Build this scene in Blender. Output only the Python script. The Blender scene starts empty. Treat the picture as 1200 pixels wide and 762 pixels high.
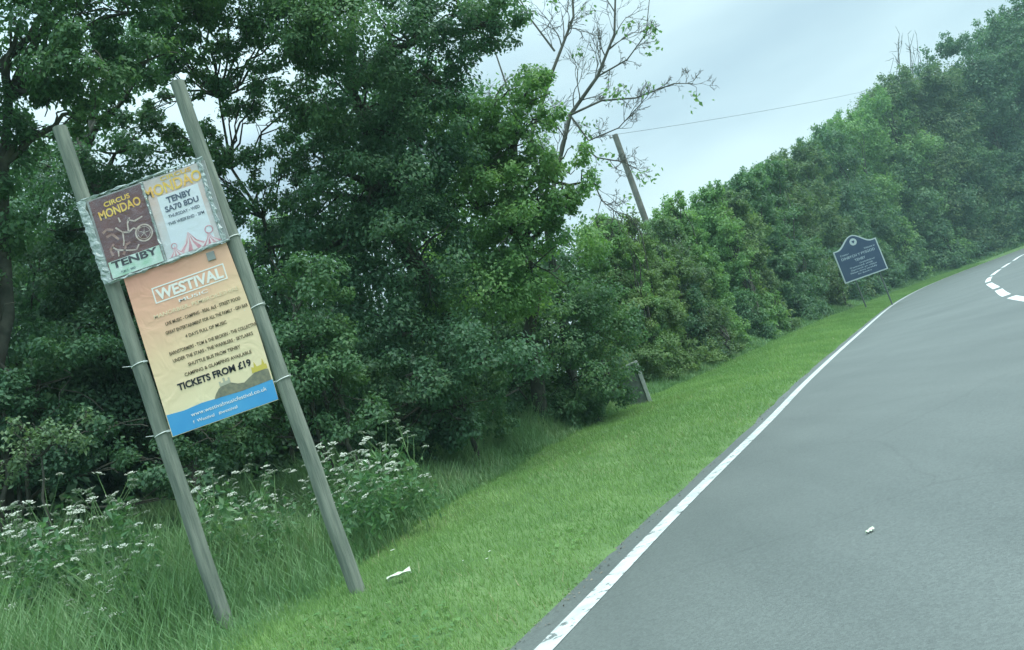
import bpy, math, random
import numpy as np
from mathutils import Vector, Matrix
random.seed(7); RNG = np.random.default_rng(7)
scene = bpy.context.scene
COL = scene.collection
R = math.radians

# ------------------------------------------------------------------ camera
ROLL = R(19.5); FPX = 1000.0; PITCH = math.atan(0.1); EYE = 1.25
cam_d = bpy.data.cameras.new('camera'); cam = bpy.data.objects.new('camera', cam_d); COL.objects.link(cam)
F = Vector((0, math.cos(PITCH), math.sin(PITCH))); RT = Vector((1, 0, 0)); DN = Vector((0, math.sin(PITCH), -math.cos(PITCH)))
ex = RT*math.cos(ROLL) + DN*math.sin(ROLL); ey = -RT*math.sin(ROLL) + DN*math.cos(ROLL)
cam.matrix_world = Matrix(((ex.x, -ey.x, -F.x, 0), (ex.y, -ey.y, -F.y, 0), (ex.z, -ey.z, -F.z, EYE), (0, 0, 0, 1)))
cam_d.sensor_width = 36; cam_d.lens = 30.0; cam_d.clip_end = 3000; cam_d.clip_start = .05
scene.camera = cam

# ------------------------------------------------------------------ sky
SUN_EL, SUN_AZ = R(62), R(110)      # azimuth measured clockwise from +Y
w = bpy.data.worlds.new('World'); scene.world = w; w.use_nodes = True
nt = w.node_tree; nt.nodes.clear()
def N(tree, t, **kw):
    n = tree.nodes.new(t)
    for k, v in kw.items(): setattr(n, k, v)
    return n
out = N(nt, 'ShaderNodeOutputWorld')
sky = N(nt, 'ShaderNodeTexSky', sky_type='NISHITA'); sky.sun_disc = False
sky.sun_elevation = SUN_EL; sky.sun_rotation = SUN_AZ
bg1 = N(nt, 'ShaderNodeBackground'); bg1.inputs[1].default_value = 0.08
nt.links.new(sky.outputs[0], bg1.inputs[0])
tc = N(nt, 'ShaderNodeTexCoord'); mp = N(nt, 'ShaderNodeMapping')
mp.inputs['Scale'].default_value = (1.2, 1.0, 4.5); mp.inputs['Rotation'].default_value = (0, R(-9), R(20))
nt.links.new(tc.outputs['Generated'], mp.inputs[0])
no = N(nt, 'ShaderNodeTexNoise'); no.inputs['Scale'].default_value = 1.7; no.inputs['Detail'].default_value = 4; no.inputs['Roughness'].default_value = .48
nt.links.new(mp.outputs[0], no.inputs['Vector'])
rp = N(nt, 'ShaderNodeValToRGB'); rp.color_ramp.elements[0].position = .34; rp.color_ramp.elements[1].position = .66
rp.color_ramp.elements[0].color = (.26, .36, .415, 1); rp.color_ramp.elements[1].color = (.41, .535, .56, 1)
nt.links.new(no.outputs[0], rp.inputs[0])
sx = N(nt, 'ShaderNodeSeparateXYZ'); nt.links.new(tc.outputs['Generated'], sx.inputs[0])
gz = N(nt, 'ShaderNodeMapRange'); gz.inputs[1].default_value = .36; gz.inputs[2].default_value = 1; gz.inputs[3].default_value = 1.0; gz.inputs[4].default_value = 3.8
nt.links.new(sx.outputs[2], gz.inputs[0])
bg2 = N(nt, 'ShaderNodeBackground'); nt.links.new(rp.outputs[0], bg2.inputs[0]); nt.links.new(gz.outputs[0], bg2.inputs[1])
mx = N(nt, 'ShaderNodeMixShader'); mx.inputs[0].default_value = .88
nt.links.new(bg1.outputs[0], mx.inputs[1]); nt.links.new(bg2.outputs[0], mx.inputs[2]); nt.links.new(mx.outputs[0], out.inputs[0])

sd = bpy.data.lights.new('sun', 'SUN'); sd.energy = 1.5; sd.angle = R(30); sd.color = (1, .97, .9)
so = bpy.data.objects.new('sun', sd); COL.objects.link(so)
sdir = Vector((math.sin(SUN_AZ)*math.cos(SUN_EL), math.cos(SUN_AZ)*math.cos(SUN_EL), math.sin(SUN_EL)))
so.rotation_euler = sdir.to_track_quat('Z', 'Y').to_euler()
scene.view_settings.view_transform = 'Standard'; scene.view_settings.look = 'None'
scene.view_settings.exposure = 1.02; scene.view_settings.gamma = 1
scene.render.engine = 'CYCLES'
scene.cycles.max_bounces = 6; scene.cycles.diffuse_bounces = 4; scene.cycles.transmission_bounces = 5
scene.cycles.volume_bounces = 0

# ------------------------------------------------------------------ helpers
def ray(px, py):
    dx, dy = px-600, py-381
    u = dx*math.cos(ROLL)-dy*math.sin(ROLL); v = dx*math.sin(ROLL)+dy*math.cos(ROLL)
    return u, FPX*math.cos(PITCH)+v*math.sin(PITCH), FPX*math.sin(PITCH)-v*math.cos(PITCH)
def at(px, py, Y):
    a, b, c = ray(px, py); t = Y/b
    return Vector((a*t, Y, EYE+c*t))

def mesh_np(name, V, F4, mats, idx=None, smooth=False):
    """V (n,3); F4 (m,k) int array of k-gons"""
    me = bpy.data.meshes.new(name)
    V = np.asarray(V, np.float32); F4 = np.asarray(F4, np.int32); m, k = F4.shape
    me.vertices.add(len(V)); me.vertices.foreach_set('co', V.ravel())
    me.loops.add(m*k); me.loops.foreach_set('vertex_index', F4.ravel())
    me.polygons.add(m); me.polygons.foreach_set('loop_start', np.arange(0, m*k, k, dtype=np.int32))
    me.polygons.foreach_set('loop_total', np.full(m, k, np.int32))
    for mt in (mats if isinstance(mats, (list, tuple)) else [mats]): me.materials.append(mt)
    if idx is not None: me.polygons.foreach_set('material_index', np.asarray(idx, np.int32))
    me.polygons.foreach_set('use_smooth', np.full(m, smooth, bool))
    me.update(calc_edges=True); me.validate()
    return me

class MB:
    """collects polygons for ONE mesh"""
    def __init__(s): s.v = []; s.f = []; s.mi = []; s.sm = []; s.m = 0
    def add(s, vs, fs, smooth=False):
        b = len(s.v); s.v += [tuple(x) for x in vs]
        for f in fs: s.f.append([b+i for i in f]); s.mi.append(s.m); s.sm.append(smooth)
    def box(s, a, b):
        (x0, y0, z0), (x1, y1, z1) = a, b
        s.add([(x0,y0,z0),(x1,y0,z0),(x1,y1,z0),(x0,y1,z0),(x0,y0,z1),(x1,y0,z1),(x1,y1,z1),(x0,y1,z1)],
              [(0,3,2,1),(4,5,6,7),(0,1,5,4),(1,2,6,5),(2,3,7,6),(3,0,4,7)])
    def tube(s, pts, rad, n=8, cap=True, closed=False):
        pts = [Vector(p) for p in pts]; k = len(pts)
        if not hasattr(rad, '__len__'): rad = [rad]*k
        vs = []; ref = None
        for i, p in enumerate(pts):
            if closed: d = pts[(i+1) % k]-pts[i-1]
            else: d = pts[min(i+1, k-1)]-pts[max(i-1, 0)]
            d.normalize()
            if ref is None: ref = Vector((1,0,0)) if abs(d.x) < .8 else Vector((0,1,0))
            a = (ref-d*ref.dot(d)).normalized(); ref = a; b = d.cross(a)
            for j in range(n):
                t = 2*math.pi*j/n; vs.append(p+(a*math.cos(t)+b*math.sin(t))*rad[i])
        fs = [(i*n+j, i*n+(j+1) % n, (i+1)*n+(j+1) % n, (i+1)*n+j) for i in range(k-1) for j in range(n)]
        if closed: fs += [((k-1)*n+j, (k-1)*n+(j+1) % n, (j+1) % n, j) for j in range(n)]
        s.add(vs, fs, True)
        if cap and not closed: s.add(vs[:n], [tuple(range(n-1, -1, -1))]); s.add(vs[-n:], [tuple(range(n))])
    def prism(s, poly, y0, y1):
        """poly of (x,z), extruded in y"""
        n = len(poly); vs = [(x, y0, z) for x, z in poly]+[(x, y1, z) for x, z in poly]
        s.add(vs, [tuple(range(n)), tuple(range(2*n-1, n-1, -1))]+[(i, i+n, (i+1) % n+n, (i+1) % n) for i in range(n)])
    def build(s, name, mats, parent=None, bevel=0):
        me = bpy.data.meshes.new(name); me.from_pydata(s.v, [], s.f)
        for mt in (mats if isinstance(mats, (list, tuple)) else [mats]): me.materials.append(mt)
        me.polygons.foreach_set('material_index', s.mi); me.polygons.foreach_set('use_smooth', s.sm); me.update()
        o = bpy.data.objects.new(name, me); COL.objects.link(o); o.parent = parent
        if bevel:
            md = o.modifiers.new('bevel', 'BEVEL'); md.width = bevel; md.segments = 2; md.limit_method = 'ANGLE'
        return o

def put(name, me, parent=None, **kw):
    o = bpy.data.objects.new(name, me); COL.objects.link(o); o.parent = parent
    for k, v in kw.items(): o[k] = v
    return o
def thing(name, label, cat, loc=(0,0,0), rz=0, group=None):
    o = bpy.data.objects.new(name, None); COL.objects.link(o); o.location = loc; o.rotation_euler.z = rz
    o['label'] = label; o['category'] = cat
    if group: o['group'] = group
    return o

# ------------------------------------------------------------------ materials
def mat(name, color, rough=.6, spec=.3, var=None, scale=5, bump=0, bscale=40, detail=6, metal=0, coords='Object', trans=0):
    """var: second colour mixed in by noise"""
    m = bpy.data.materials.new(name); m.use_nodes = True; t = m.node_tree; b = t.nodes['Principled BSDF']
    b.inputs['Base Color'].default_value = (*color, 1); b.inputs['Roughness'].default_value = rough
    b.inputs['Specular IOR Level'].default_value = spec; b.inputs['Metallic'].default_value = metal
    c = N(t, 'ShaderNodeTexCoord')
    if var:
        n = N(t, 'ShaderNodeTexNoise'); n.inputs['Scale'].default_value = scale; n.inputs['Detail'].default_value = detail
        t.links.new(c.outputs[coords], n.inputs['Vector'])
        r = N(t, 'ShaderNodeValToRGB'); r.color_ramp.elements[0].position = .35; r.color_ramp.elements[1].position = .65
        r.color_ramp.elements[0].color = (*color, 1); r.color_ramp.elements[1].color = (*var, 1)
        t.links.new(n.outputs[0], r.inputs[0]); t.links.new(r.outputs[0], b.inputs['Base Color'])
    if bump:
        n2 = N(t, 'ShaderNodeTexNoise'); n2.inputs['Scale'].default_value = bscale; n2.inputs['Detail'].default_value = 5
        t.links.new(c.outputs[coords], n2.inputs['Vector'])
        bp = N(t, 'ShaderNodeBump'); bp.inputs['Strength'].default_value = bump; bp.inputs['Distance'].default_value = .02
        t.links.new(n2.outputs[0], bp.inputs['Height']); t.links.new(bp.outputs[0], b.inputs['Normal'])
    return m

def leaf_mat(name, c1, c2, c3, nscale=.9, trans=.35, rough=.55, spec=.35, tcol=1.6):
    """leaf: colour varies per leaf and by patches, light passes through"""
    m = bpy.data.materials.new(name); m.use_nodes = True; t = m.node_tree; t.nodes.clear()
    o = N(t, 'ShaderNodeOutputMaterial'); b = N(t, 'ShaderNodeBsdfPrincipled'); tr = N(t, 'ShaderNodeBsdfTranslucent')
    b.inputs['Roughness'].default_value = rough; b.inputs['Specular IOR Level'].default_value = spec
    g = N(t, 'ShaderNodeNewGeometry')
    r = N(t, 'ShaderNodeValToRGB'); e = r.color_ramp.elements
    e[0].position = 0; e[0].color = (*c1, 1); e[1].position = 1; e[1].color = (*c3, 1)
    x = e.new(.6); x.color = (*c2, 1)
    n = N(t, 'ShaderNodeTexNoise'); n.inputs['Scale'].default_value = nscale; n.inputs['Detail'].default_value = 2
    t.links.new(g.outputs['Position'], n.inputs['Vector'])
    a = N(t, 'ShaderNodeMath', operation='MULTIPLY_ADD'); a.inputs[1].default_value = .5
    t.links.new(g.outputs['Random Per Island'], a.inputs[0])
    s = N(t, 'ShaderNodeMapRange'); s.inputs[1].default_value = .35; s.inputs[2].default_value = .65; s.inputs[3].default_value = 0; s.inputs[4].default_value = .5
    t.links.new(n.outputs[0], s.inputs[0]); t.links.new(s.outputs[0], a.inputs[2]); t.links.new(a.outputs[0], r.inputs[0])
    t.links.new(r.outputs[0], b.inputs['Base Color'])
    mm = N(t, 'ShaderNodeMixRGB', blend_type='MULTIPLY'); mm.inputs[0].default_value = 1; mm.inputs[2].default_value = (tcol, tcol*1.05, tcol*.6, 1)
    t.links.new(r.outputs[0], mm.inputs[1]); t.links.new(mm.outputs[0], tr.inputs[0])
    mi = N(t, 'ShaderNodeMixShader'); mi.inputs[0].default_value = trans
    t.links.new(b.outputs[0], mi.inputs[1]); t.links.new(tr.outputs[0], mi.inputs[2]); t.links.new(mi.outputs[0], o.inputs[0])
    return m

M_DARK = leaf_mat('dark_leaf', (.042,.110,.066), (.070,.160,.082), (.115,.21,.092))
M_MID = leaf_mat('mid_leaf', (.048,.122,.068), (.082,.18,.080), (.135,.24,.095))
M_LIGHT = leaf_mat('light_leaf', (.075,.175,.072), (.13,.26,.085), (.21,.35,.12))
M_HAW = leaf_mat('hawthorn_leaf', (.075,.145,.055), (.12,.21,.07), (.18,.27,.09))
M_PALE = leaf_mat('pale_leaf', (.09,.16,.09), (.14,.23,.12), (.22,.31,.18), trans=.3)
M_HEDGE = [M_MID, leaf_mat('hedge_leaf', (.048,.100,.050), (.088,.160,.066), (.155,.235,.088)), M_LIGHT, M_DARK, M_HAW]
M_GRASS = leaf_mat('short_grass_blade', (.145,.275,.095), (.205,.345,.12), (.28,.42,.16), nscale=.7, trans=.3, rough=.7, spec=.2, tcol=1.2)
M_LONG = leaf_mat('long_grass_blade', (.115,.235,.10), (.17,.305,.14), (.29,.39,.22), nscale=1.1, trans=.3, rough=.7, spec=.2, tcol=1.2)
M_STRAW = leaf_mat('dry_grass_blade', (.22,.24,.12), (.32,.32,.18), (.42,.40,.25), trans=.2)
M_BARK = mat('bark', (.05,.055,.045), .9, .1, (.10,.10,.08), 6, .6, 20)
M_TWIG = mat('bare_twig', (.085,.09,.075), .9, .1, (.15,.15,.13), 4)
M_POST = mat('weathered_timber', (.12,.15,.125), .85, .15, (.235,.265,.22), 9, .5, 30)
def grain(m, sx_, sz_):
    t = m.node_tree; c = [n for n in t.nodes if n.type == 'TEX_COORD'][0]; mp_ = N(t, 'ShaderNodeMapping'); mp_.inputs['Scale'].default_value = (sx_, sx_, sz_)
    for l in [l for l in t.links if l.from_node == c]: to = l.to_socket; t.links.remove(l); t.links.new(mp_.outputs[0], to)
    t.links.new(c.outputs['Object'], mp_.inputs[0])
grain(M_POST, 2.2, .22)
M_POLE = mat('grey_pole_timber', (.12,.125,.11), .85, .15, (.18,.18,.16), 5)

# ------------------------------------------------------------------ road layout
def spline(pts, step=.5):
    pts = [Vector((x, y, 0)) for x, y in pts]; out = []
    for i in range(len(pts)-1):
        p0 = pts[max(i-1, 0)]; p1 = pts[i]; p2 = pts[i+1]; p3 = pts[min(i+2, len(pts)-1)]
        n = max(2, int((p2-p1).length/step))
        for k in range(n):
            t = k/n
            out.append(.5*((2*p1)+(p2-p0)*t+(2*p0-5*p1+4*p2-p3)*t*t+(3*p1-p0-3*p2+p3)*t**3))
    out.append(pts[-1]); return out
LEFT = spline([(-25,-48.7),(-11.8,-20),(-2.58,0),(-.46,4.7),(.93,7.8),(3.0,12.2),(5.25,17.1),(9.6,26.1),(19.2,45.5),(26.8,59.2),(33.6,69.2),(41.5,77),(54,84),(75,90),(110,94),(170,95)])
CENT = spline([(-22,-48.7),(-7.2,-20),(2.0,0),(4.3,5),(8.1,13.2),(11.2,20.2),(14.1,25.9),(17.7,32.9),(21.0,38.5),(24.8,44.3),(28.7,50),(34.1,57.6),(42,65.5),(55,73),(76,79),(110,82.5),(170,83.5)])
def resample(poly, ds):
    L = [0]
    for a, b in zip(poly, poly[1:]): L.append(L[-1]+(b-a).length)
    L = np.array(L); X = np.array([p.x for p in poly]); Y = np.array([p.y for p in poly])
    s = np.arange(0, L[-1], ds); P = np.stack([np.interp(s, L, X), np.interp(s, L, Y)], 1)
    T = np.gradient(P, axis=0); T /= np.linalg.norm(T, axis=1)[:, None]
    return s, P, T
LS, LP, LT = resample(LEFT, 1.0)
def lateral(X, Y):
    """signed distance left of the white edge line, and the Y of the nearest point on it"""
    X = np.atleast_1d(np.asarray(X, float)); Y = np.atleast_1d(np.asarray(Y, float))
    sh = X.shape; X = X.ravel(); Y = Y.ravel(); s = np.empty_like(X); ty = np.empty_like(X)
    for i in range(0, len(X), 20000):
        x = X[i:i+20000, None]; y = Y[i:i+20000, None]
        d = (x-LP[None, :, 0])**2+(y-LP[None, :, 1])**2; k = d.argmin(1)
        dx = X[i:i+20000]-LP[k, 0]; dy = Y[i:i+20000]-LP[k, 1]
        c = LT[k, 0]*dy-LT[k, 1]*dx
        far = np.sqrt(d[np.arange(len(k)), k])
        s[i:i+20000] = np.where(far > 3, np.sign(c)*far, c); ty[i:i+20000] = LP[k, 1]
    return s.reshape(sh), ty.reshape(sh)
def hgt(X, Y):
    s, ty = lateral(X, Y)
    H = np.interp(ty, [-20, 3, 8, 12, 22, 42, 62, 80], [.9, .95, 1.0, 1.12, 1.0, 1.2, .85, .5])
    z = np.interp(s, [.20, .34, 1, 2, 3, 4, 6, 10, 40, 300], [-.05, .02, .19, .41, .46, .53, .62, .70, .6, 0])*H
    kx = np.clip((s-3.5)/4, 0, 1); kx = kx*kx*(3-2*kx); ky = np.clip((16-ty)/10, 0, 1)
    z += .6*kx*ky*np.clip((60-s)/50, 0, 1)
    X = np.asarray(X, float); Y = np.asarray(Y, float)
    z += np.where(s > .5, 1, 0)*.035*np.sin(X*2.1+1.3*np.sin(Y*.9))*np.sin(Y*1.7+X*.6)*np.clip((s-.5)/2, 0, 1)
    return np.where(s > .20, z, -.05)
def gz1(x, y): return float(hgt(np.array([x]), np.array([y]))[0])

# ---- ground: one sheet to the horizon
def axis(lo, hi, fine, far, g=1.18):
    a = list(np.arange(lo, hi+1e-6, fine)); st = fine; x = lo; l = []
    while x > -far: st *= g; x -= st; l.append(x)
    st = fine; x = a[-1]; r = []
    while x < far: st *= g; x += st; r.append(x)
    return np.array(l[::-1]+a+r)
ax = axis(-14, 45, .3, 1500); ay = axis(-4, 90, .3, 1500)
GX, GY = np.meshgrid(ax, ay); GZ = hgt(GX, GY)
nx, ny = len(ax), len(ay)
ii = (np.arange(ny-1)[:, None]*nx+np.arange(nx-1)[None, :]).ravel()
M_GROUND = mat('turf_soil', (.08,.15,.055), .95, .1, (.125,.205,.08), 1.6, .6, 30)
g = put('ground', mesh_np('ground', np.stack([GX.ravel(), GY.ravel(), GZ.ravel()], 1), np.stack([ii, ii+1, ii+nx+1, ii+nx], 1), M_GROUND, smooth=True), kind='structure')

# ---- asphalt
def asphalt():
    m = bpy.data.materials.new('asphalt'); m.use_nodes = True; t = m.node_tree; b = t.nodes['Principled BSDF']
    c = N(t, 'ShaderNodeTexCoord')
    n1 = N(t, 'ShaderNodeTexNoise'); n1.inputs['Scale'].default_value = .35; n1.inputs['Detail'].default_value = 5
    n2 = N(t, 'ShaderNodeTexNoise'); n2.inputs['Scale'].default_value = 55; n2.inputs['Detail'].default_value = 3
    mpn = N(t, 'ShaderNodeMapping'); mpn.inputs['Rotation'].default_value = (0, 0, R(25)); mpn.inputs['Scale'].default_value = (1.6, .13, 1)
    n3 = N(t, 'ShaderNodeTexNoise'); n3.inputs['Scale'].default_value = 1.1; n3.inputs['Detail'].default_value = 4
    t.links.new(c.outputs['Object'], n1.inputs['Vector']); t.links.new(c.outputs['Object'], n2.inputs['Vector'])
    t.links.new(c.outputs['Object'], mpn.inputs[0]); t.links.new(mpn.outputs[0], n3.inputs['Vector'])
    r = N(t, 'ShaderNodeValToRGB'); e = r.color_ramp.elements
    e[0].position = .33; e[0].color = (.068,.084,.080, 1); e[1].position = .67; e[1].color = (.120,.140,.132, 1)
    a = N(t, 'ShaderNodeMath', operation='MULTIPLY_ADD'); a.inputs[1].default_value = .45
    a2 = N(t, 'ShaderNodeMath', operation='MULTIPLY_ADD'); a2.inputs[1].default_value = .25
    a3 = N(t, 'ShaderNodeMath', operation='MULTIPLY'); a3.inputs[1].default_value = .30
    t.links.new(n3.outputs[0], a3.inputs[0]); t.links.new(n2.outputs[0], a2.inputs[0]); t.links.new(a3.outputs[0], a2.inputs[2])
    t.links.new(n1.outputs[0], a.inputs[0]); t.links.new(a2.outputs[0], a.inputs[2]); t.links.new(a.outputs[0], r.inputs[0])
    # chippings, and thin cracks
    vo = N(t, 'ShaderNodeTexVoronoi'); vo.inputs['Scale'].default_value = 70; t.links.new(c.outputs['Object'], vo.inputs['Vector'])
    cr = N(t, 'ShaderNodeValToRGB'); cr.color_ramp.elements[0].color = (.80,.80,.80,1); cr.color_ramp.elements[1].color = (1.18,1.18,1.17,1); t.links.new(vo.outputs['Color'], cr.inputs[0])
    m1 = N(t, 'ShaderNodeMixRGB', blend_type='MULTIPLY'); m1.inputs[0].default_value = 1; t.links.new(r.outputs[0], m1.inputs[1]); t.links.new(cr.outputs[0], m1.inputs[2])
    wn = N(t, 'ShaderNodeTexNoise'); wn.inputs['Scale'].default_value = 1.2; wn.inputs['Detail'].default_value = 3; t.links.new(c.outputs['Object'], wn.inputs['Vector'])
    wm = N(t, 'ShaderNodeMixRGB'); wm.inputs[0].default_value = .25; t.links.new(c.outputs['Object'], wm.inputs[1]); t.links.new(wn.outputs['Color'], wm.inputs[2])
    vc = N(t, 'ShaderNodeTexVoronoi', feature='DISTANCE_TO_EDGE'); vc.inputs['Scale'].default_value = .42; t.links.new(wm.outputs[0], vc.inputs['Vector'])
    cc = N(t, 'ShaderNodeValToRGB'); cc.color_ramp.elements[0].color = (.86,.86,.86,1); cc.color_ramp.elements[1].position = .006; cc.color_ramp.elements[1].color = (1,1,1,1); t.links.new(vc.outputs['Distance'], cc.inputs[0])
    m2 = N(t, 'ShaderNodeMixRGB', blend_type='MULTIPLY'); m2.inputs[0].default_value = 1; t.links.new(m1.outputs[0], m2.inputs[1]); t.links.new(cc.outputs[0], m2.inputs[2])
    t.links.new(m2.outputs[0], b.inputs['Base Color'])
    b.inputs['Roughness'].default_value = .58; b.inputs['Specular IOR Level'].default_value = .6
    bp = N(t, 'ShaderNodeBump'); bp.inputs['Strength'].default_value = .35; bp.inputs['Distance'].default_value = .006
    n4 = N(t, 'ShaderNodeTexNoise'); n4.inputs['Scale'].default_value = 120; n4.inputs['Detail'].default_value = 2
    t.links.new(c.outputs['Object'], n4.inputs['Vector']); t.links.new(n4.outputs[0], bp.inputs['Height']); t.links.new(bp.outputs[0], b.inputs['Normal'])
    return m
_, CP, CT = resample(CENT, 1.0)
def ribbon(name, P, T, o0, o1, z, m, wob=0):
    """sheet along a path; offsets positive = left"""
    nl = np.stack([-T[:, 1], T[:, 0]], 1); n = len(P)
    s0 = o0+(RNG.uniform(-wob, wob, n) if wob else 0)
    A = P+nl*np.reshape(s0, (-1, 1)) if wob else P+nl*o0
    B = P+nl*o1
    V = np.zeros((2*n, 3)); V[0::2, :2] = A; V[1::2, :2] = B; V[:, 2] = z
    i = np.arange(n-1)*2
    return mesh_np(name, V, np.stack([i, i+1, i+3, i+2], 1), m)
_, LPf, LTf = resample(LEFT, .25)
nR = len(CP); LPc = np.stack([np.interp(np.linspace(0, 1, nR), np.linspace(0, 1, len(LP)), LP[:, k]) for k in (0, 1)], 1)
# asphalt between a ragged left margin and the right edge
nl = np.stack([-LTf[:, 1], LTf[:, 0]], 1)
wob = np.interp(np.arange(len(LPf)), np.arange(0, len(LPf)+4, 4), RNG.uniform(-.05, .07, len(np.arange(0, len(LPf)+4, 4))))
A = LPf+nl*(.27+wob)[:, None]
nc = np.stack([-CT[:, 1], CT[:, 0]], 1); Bc = CP-nc*4.2
B = np.stack([np.interp(np.linspace(0, 1, len(A)), np.linspace(0, 1, len(Bc)), Bc[:, k]) for k in (0, 1)], 1)
V = np.zeros((2*len(A), 3)); V[0::2, :2] = A; V[1::2, :2] = B; V[0::2, 2] = .0; i = np.arange(len(A)-1)*2
put('road', mesh_np('road', V, np.stack([i, i+1, i+3, i+2], 1), asphalt()), kind='structure')
M_PAINT = mat('road_paint', (.58,.62,.60), .6, .3, (.40,.44,.43), 7, .3, 90, detail=9)
M_PAINT2 = mat('worn_road_paint', (.72,.76,.75), .6, .3, (.58,.62,.61), 6)
def wear(m, thr, sc):
    t = m.node_tree; b = t.nodes['Principled BSDF']; src = b.inputs['Base Color'].links[0].from_socket
    c = N(t, 'ShaderNodeTexCoord'); n = N(t, 'ShaderNodeTexNoise'); n.inputs['Scale'].default_value = sc; n.inputs['Detail'].default_value = 8; n.inputs['Roughness'].default_value = .7
    t.links.new(c.outputs['Object'], n.inputs['Vector']); r = N(t, 'ShaderNodeValToRGB'); r.color_ramp.elements[0].position = thr; r.color_ramp.elements[1].position = thr+.05
    t.links.new(n.outputs[0], r.inputs[0]); mx_ = N(t, 'ShaderNodeMixRGB'); mx_.inputs[1].default_value = (.14,.16,.155,1)
    t.links.new(r.outputs[0], mx_.inputs[0]); t.links.new(src, mx_.inputs[2]); t.links.new(mx_.outputs[0], b.inputs['Base Color'])
wear(M_PAINT, .39, 9); wear(M_PAINT2, .34, 8)
put('road_edge_line', ribbon('road_edge_line', LPf, LTf, .074, -.074, .004, M_PAINT), kind='structure')
mb = MB()
cs, CPf, CTf = resample(CENT, .25)
def near(p): return int(((CPf-np.array(p))**2).sum(1).argmin())
marks = [((29.0,50.2),(33.6,57.0)), ((24.8,44.3),(27.6,48.3)), ((21.0,38.5),(23.8,42.8)), ((17.7,32.9),(20.2,37.0)), ((14.1,25.9),(16.8,31.2)), ((11.5,20.8),(13.4,24.8)),
         ((8.4,14.2),(11.0,19.8)), ((5.8,8.5),(8.0,13.1)), ((3.4,3.0),(5.3,7.3)), ((35,59),(39,63)), ((40.5,64.5),(45.5,68)), ((47.5,69.3),(53,72.2)), ((56,73.5),(62,75.7))]
for a, b in marks:
    i0, i1 = near(a), near(b)
    vs = []
    for i in range(i0, i1+1):
        n_ = Vector((-CTf[i, 1], CTf[i, 0], 0)); p = Vector((CPf[i, 0], CPf[i, 1], .004))
        vs += [p+n_*.1, p-n_*.1]
    mb.add(vs, [(2*k, 2*k+1, 2*k+3, 2*k+2) for k in range(i1-i0)])
mb.build('road_centre_markings', M_PAINT2)['kind'] = 'structure'

# ------------------------------------------------------------------ foliage builders
def rhombi(C, A, Nn, L, W):
    """leaf quads: centre, long axis, normal"""
    A = A/np.linalg.norm(A, axis=1)[:, None]; B = np.cross(Nn, A); B /= np.linalg.norm(B, axis=1)[:, None]+1e-9
    n = len(C); V = np.empty((n, 4, 3)); L = L[:, None]; W = W[:, None]
    V[:, 0] = C-A*L*.5; V[:, 1] = C+B*W*.5-A*L*.08; V[:, 2] = C+A*L*.5; V[:, 3] = C-B*W*.5-A*L*.08
    V[:, 0, 2] -= 0; V[:, 2, 2] -= (L*.15)[:, 0]
    return V.reshape(-1, 3), np.arange(4*n).reshape(n, 4)
def lobe_leaves(rng, c, r, dens, size, sq=(1, 1, .85), droop=.3, clump=.30):
    """leaves of one lobe of a crown: tufts spread through its outer half"""
    area = 4*math.pi*r*r; n = int(area*dens); nc_ = max(8, int(14*(r/.9)**1.0*(.30/clump)**2*1.6))
    d = rng.normal(size=(nc_, 3)); d /= np.linalg.norm(d, axis=1)[:, None]
    rad = r*rng.uniform(.35, 1.12, nc_)**.7
    cc = d*rad[:, None]*np.array(sq)
    k = rng.integers(0, nc_, n); cr = r*clump*rng.uniform(.6, 1.5, nc_)[k]
    e = rng.normal(size=(n, 3)); e /= np.linalg.norm(e, axis=1)[:, None]; e[:, 2] *= .6
    rr = rng.uniform(.3, 1, n)**.5
    P = cc[k]+e*(cr*rr)[:, None]+rng.normal(size=(n, 3))*size*.6
    P[:, 2] -= (e[:, 0]**2+e[:, 1]**2)*cr*.25
    nn = e*.55+d[k]*.3+np.array([0, 0, .75])+rng.normal(size=(n, 3))*.38
    nn /= np.linalg.norm(nn, axis=1)[:, None]
    ax_ = rng.normal(size=(n, 3))+e*.8; ax_ -= nn*(ax_*nn).sum(1)[:, None]; ax_[:, 2] -= droop
    L = size*rng.uniform(.6, 1.4, n)
    return P+np.array(c), ax_, nn, L, L*rng.uniform(.5, .75, n)
def crown_mesh(name, lobes, m, dens, size, seed, **kw):
    rng = np.random.default_rng(seed); out = [lobe_leaves(rng, c, r, dens, size, **kw) for c, r in lobes]
    V, Fq = rhombi(*[np.concatenate([o[i] for o in out]) for i in range(5)])
    return mesh_np(name, V, Fq, m)
def limb(mb, a, b, r0, r1, rng, n=6, wob=.08, sag=.1):
    a = Vector(a); b = Vector(b); L = (b-a).length; pts = []
    for i in range(n+1):
        t = i/n; p = a.lerp(b, t)
        if 0 < i < n: p += Vector(rng.normal(size=3))*wob*L*.35
        p.z += math.sin(t*math.pi)*sag*L; pts.append(p)
    mb.tube(pts, [r0+(r1-r0)*(i/n) for i in range(n+1)], 7)
    return pts

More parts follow.
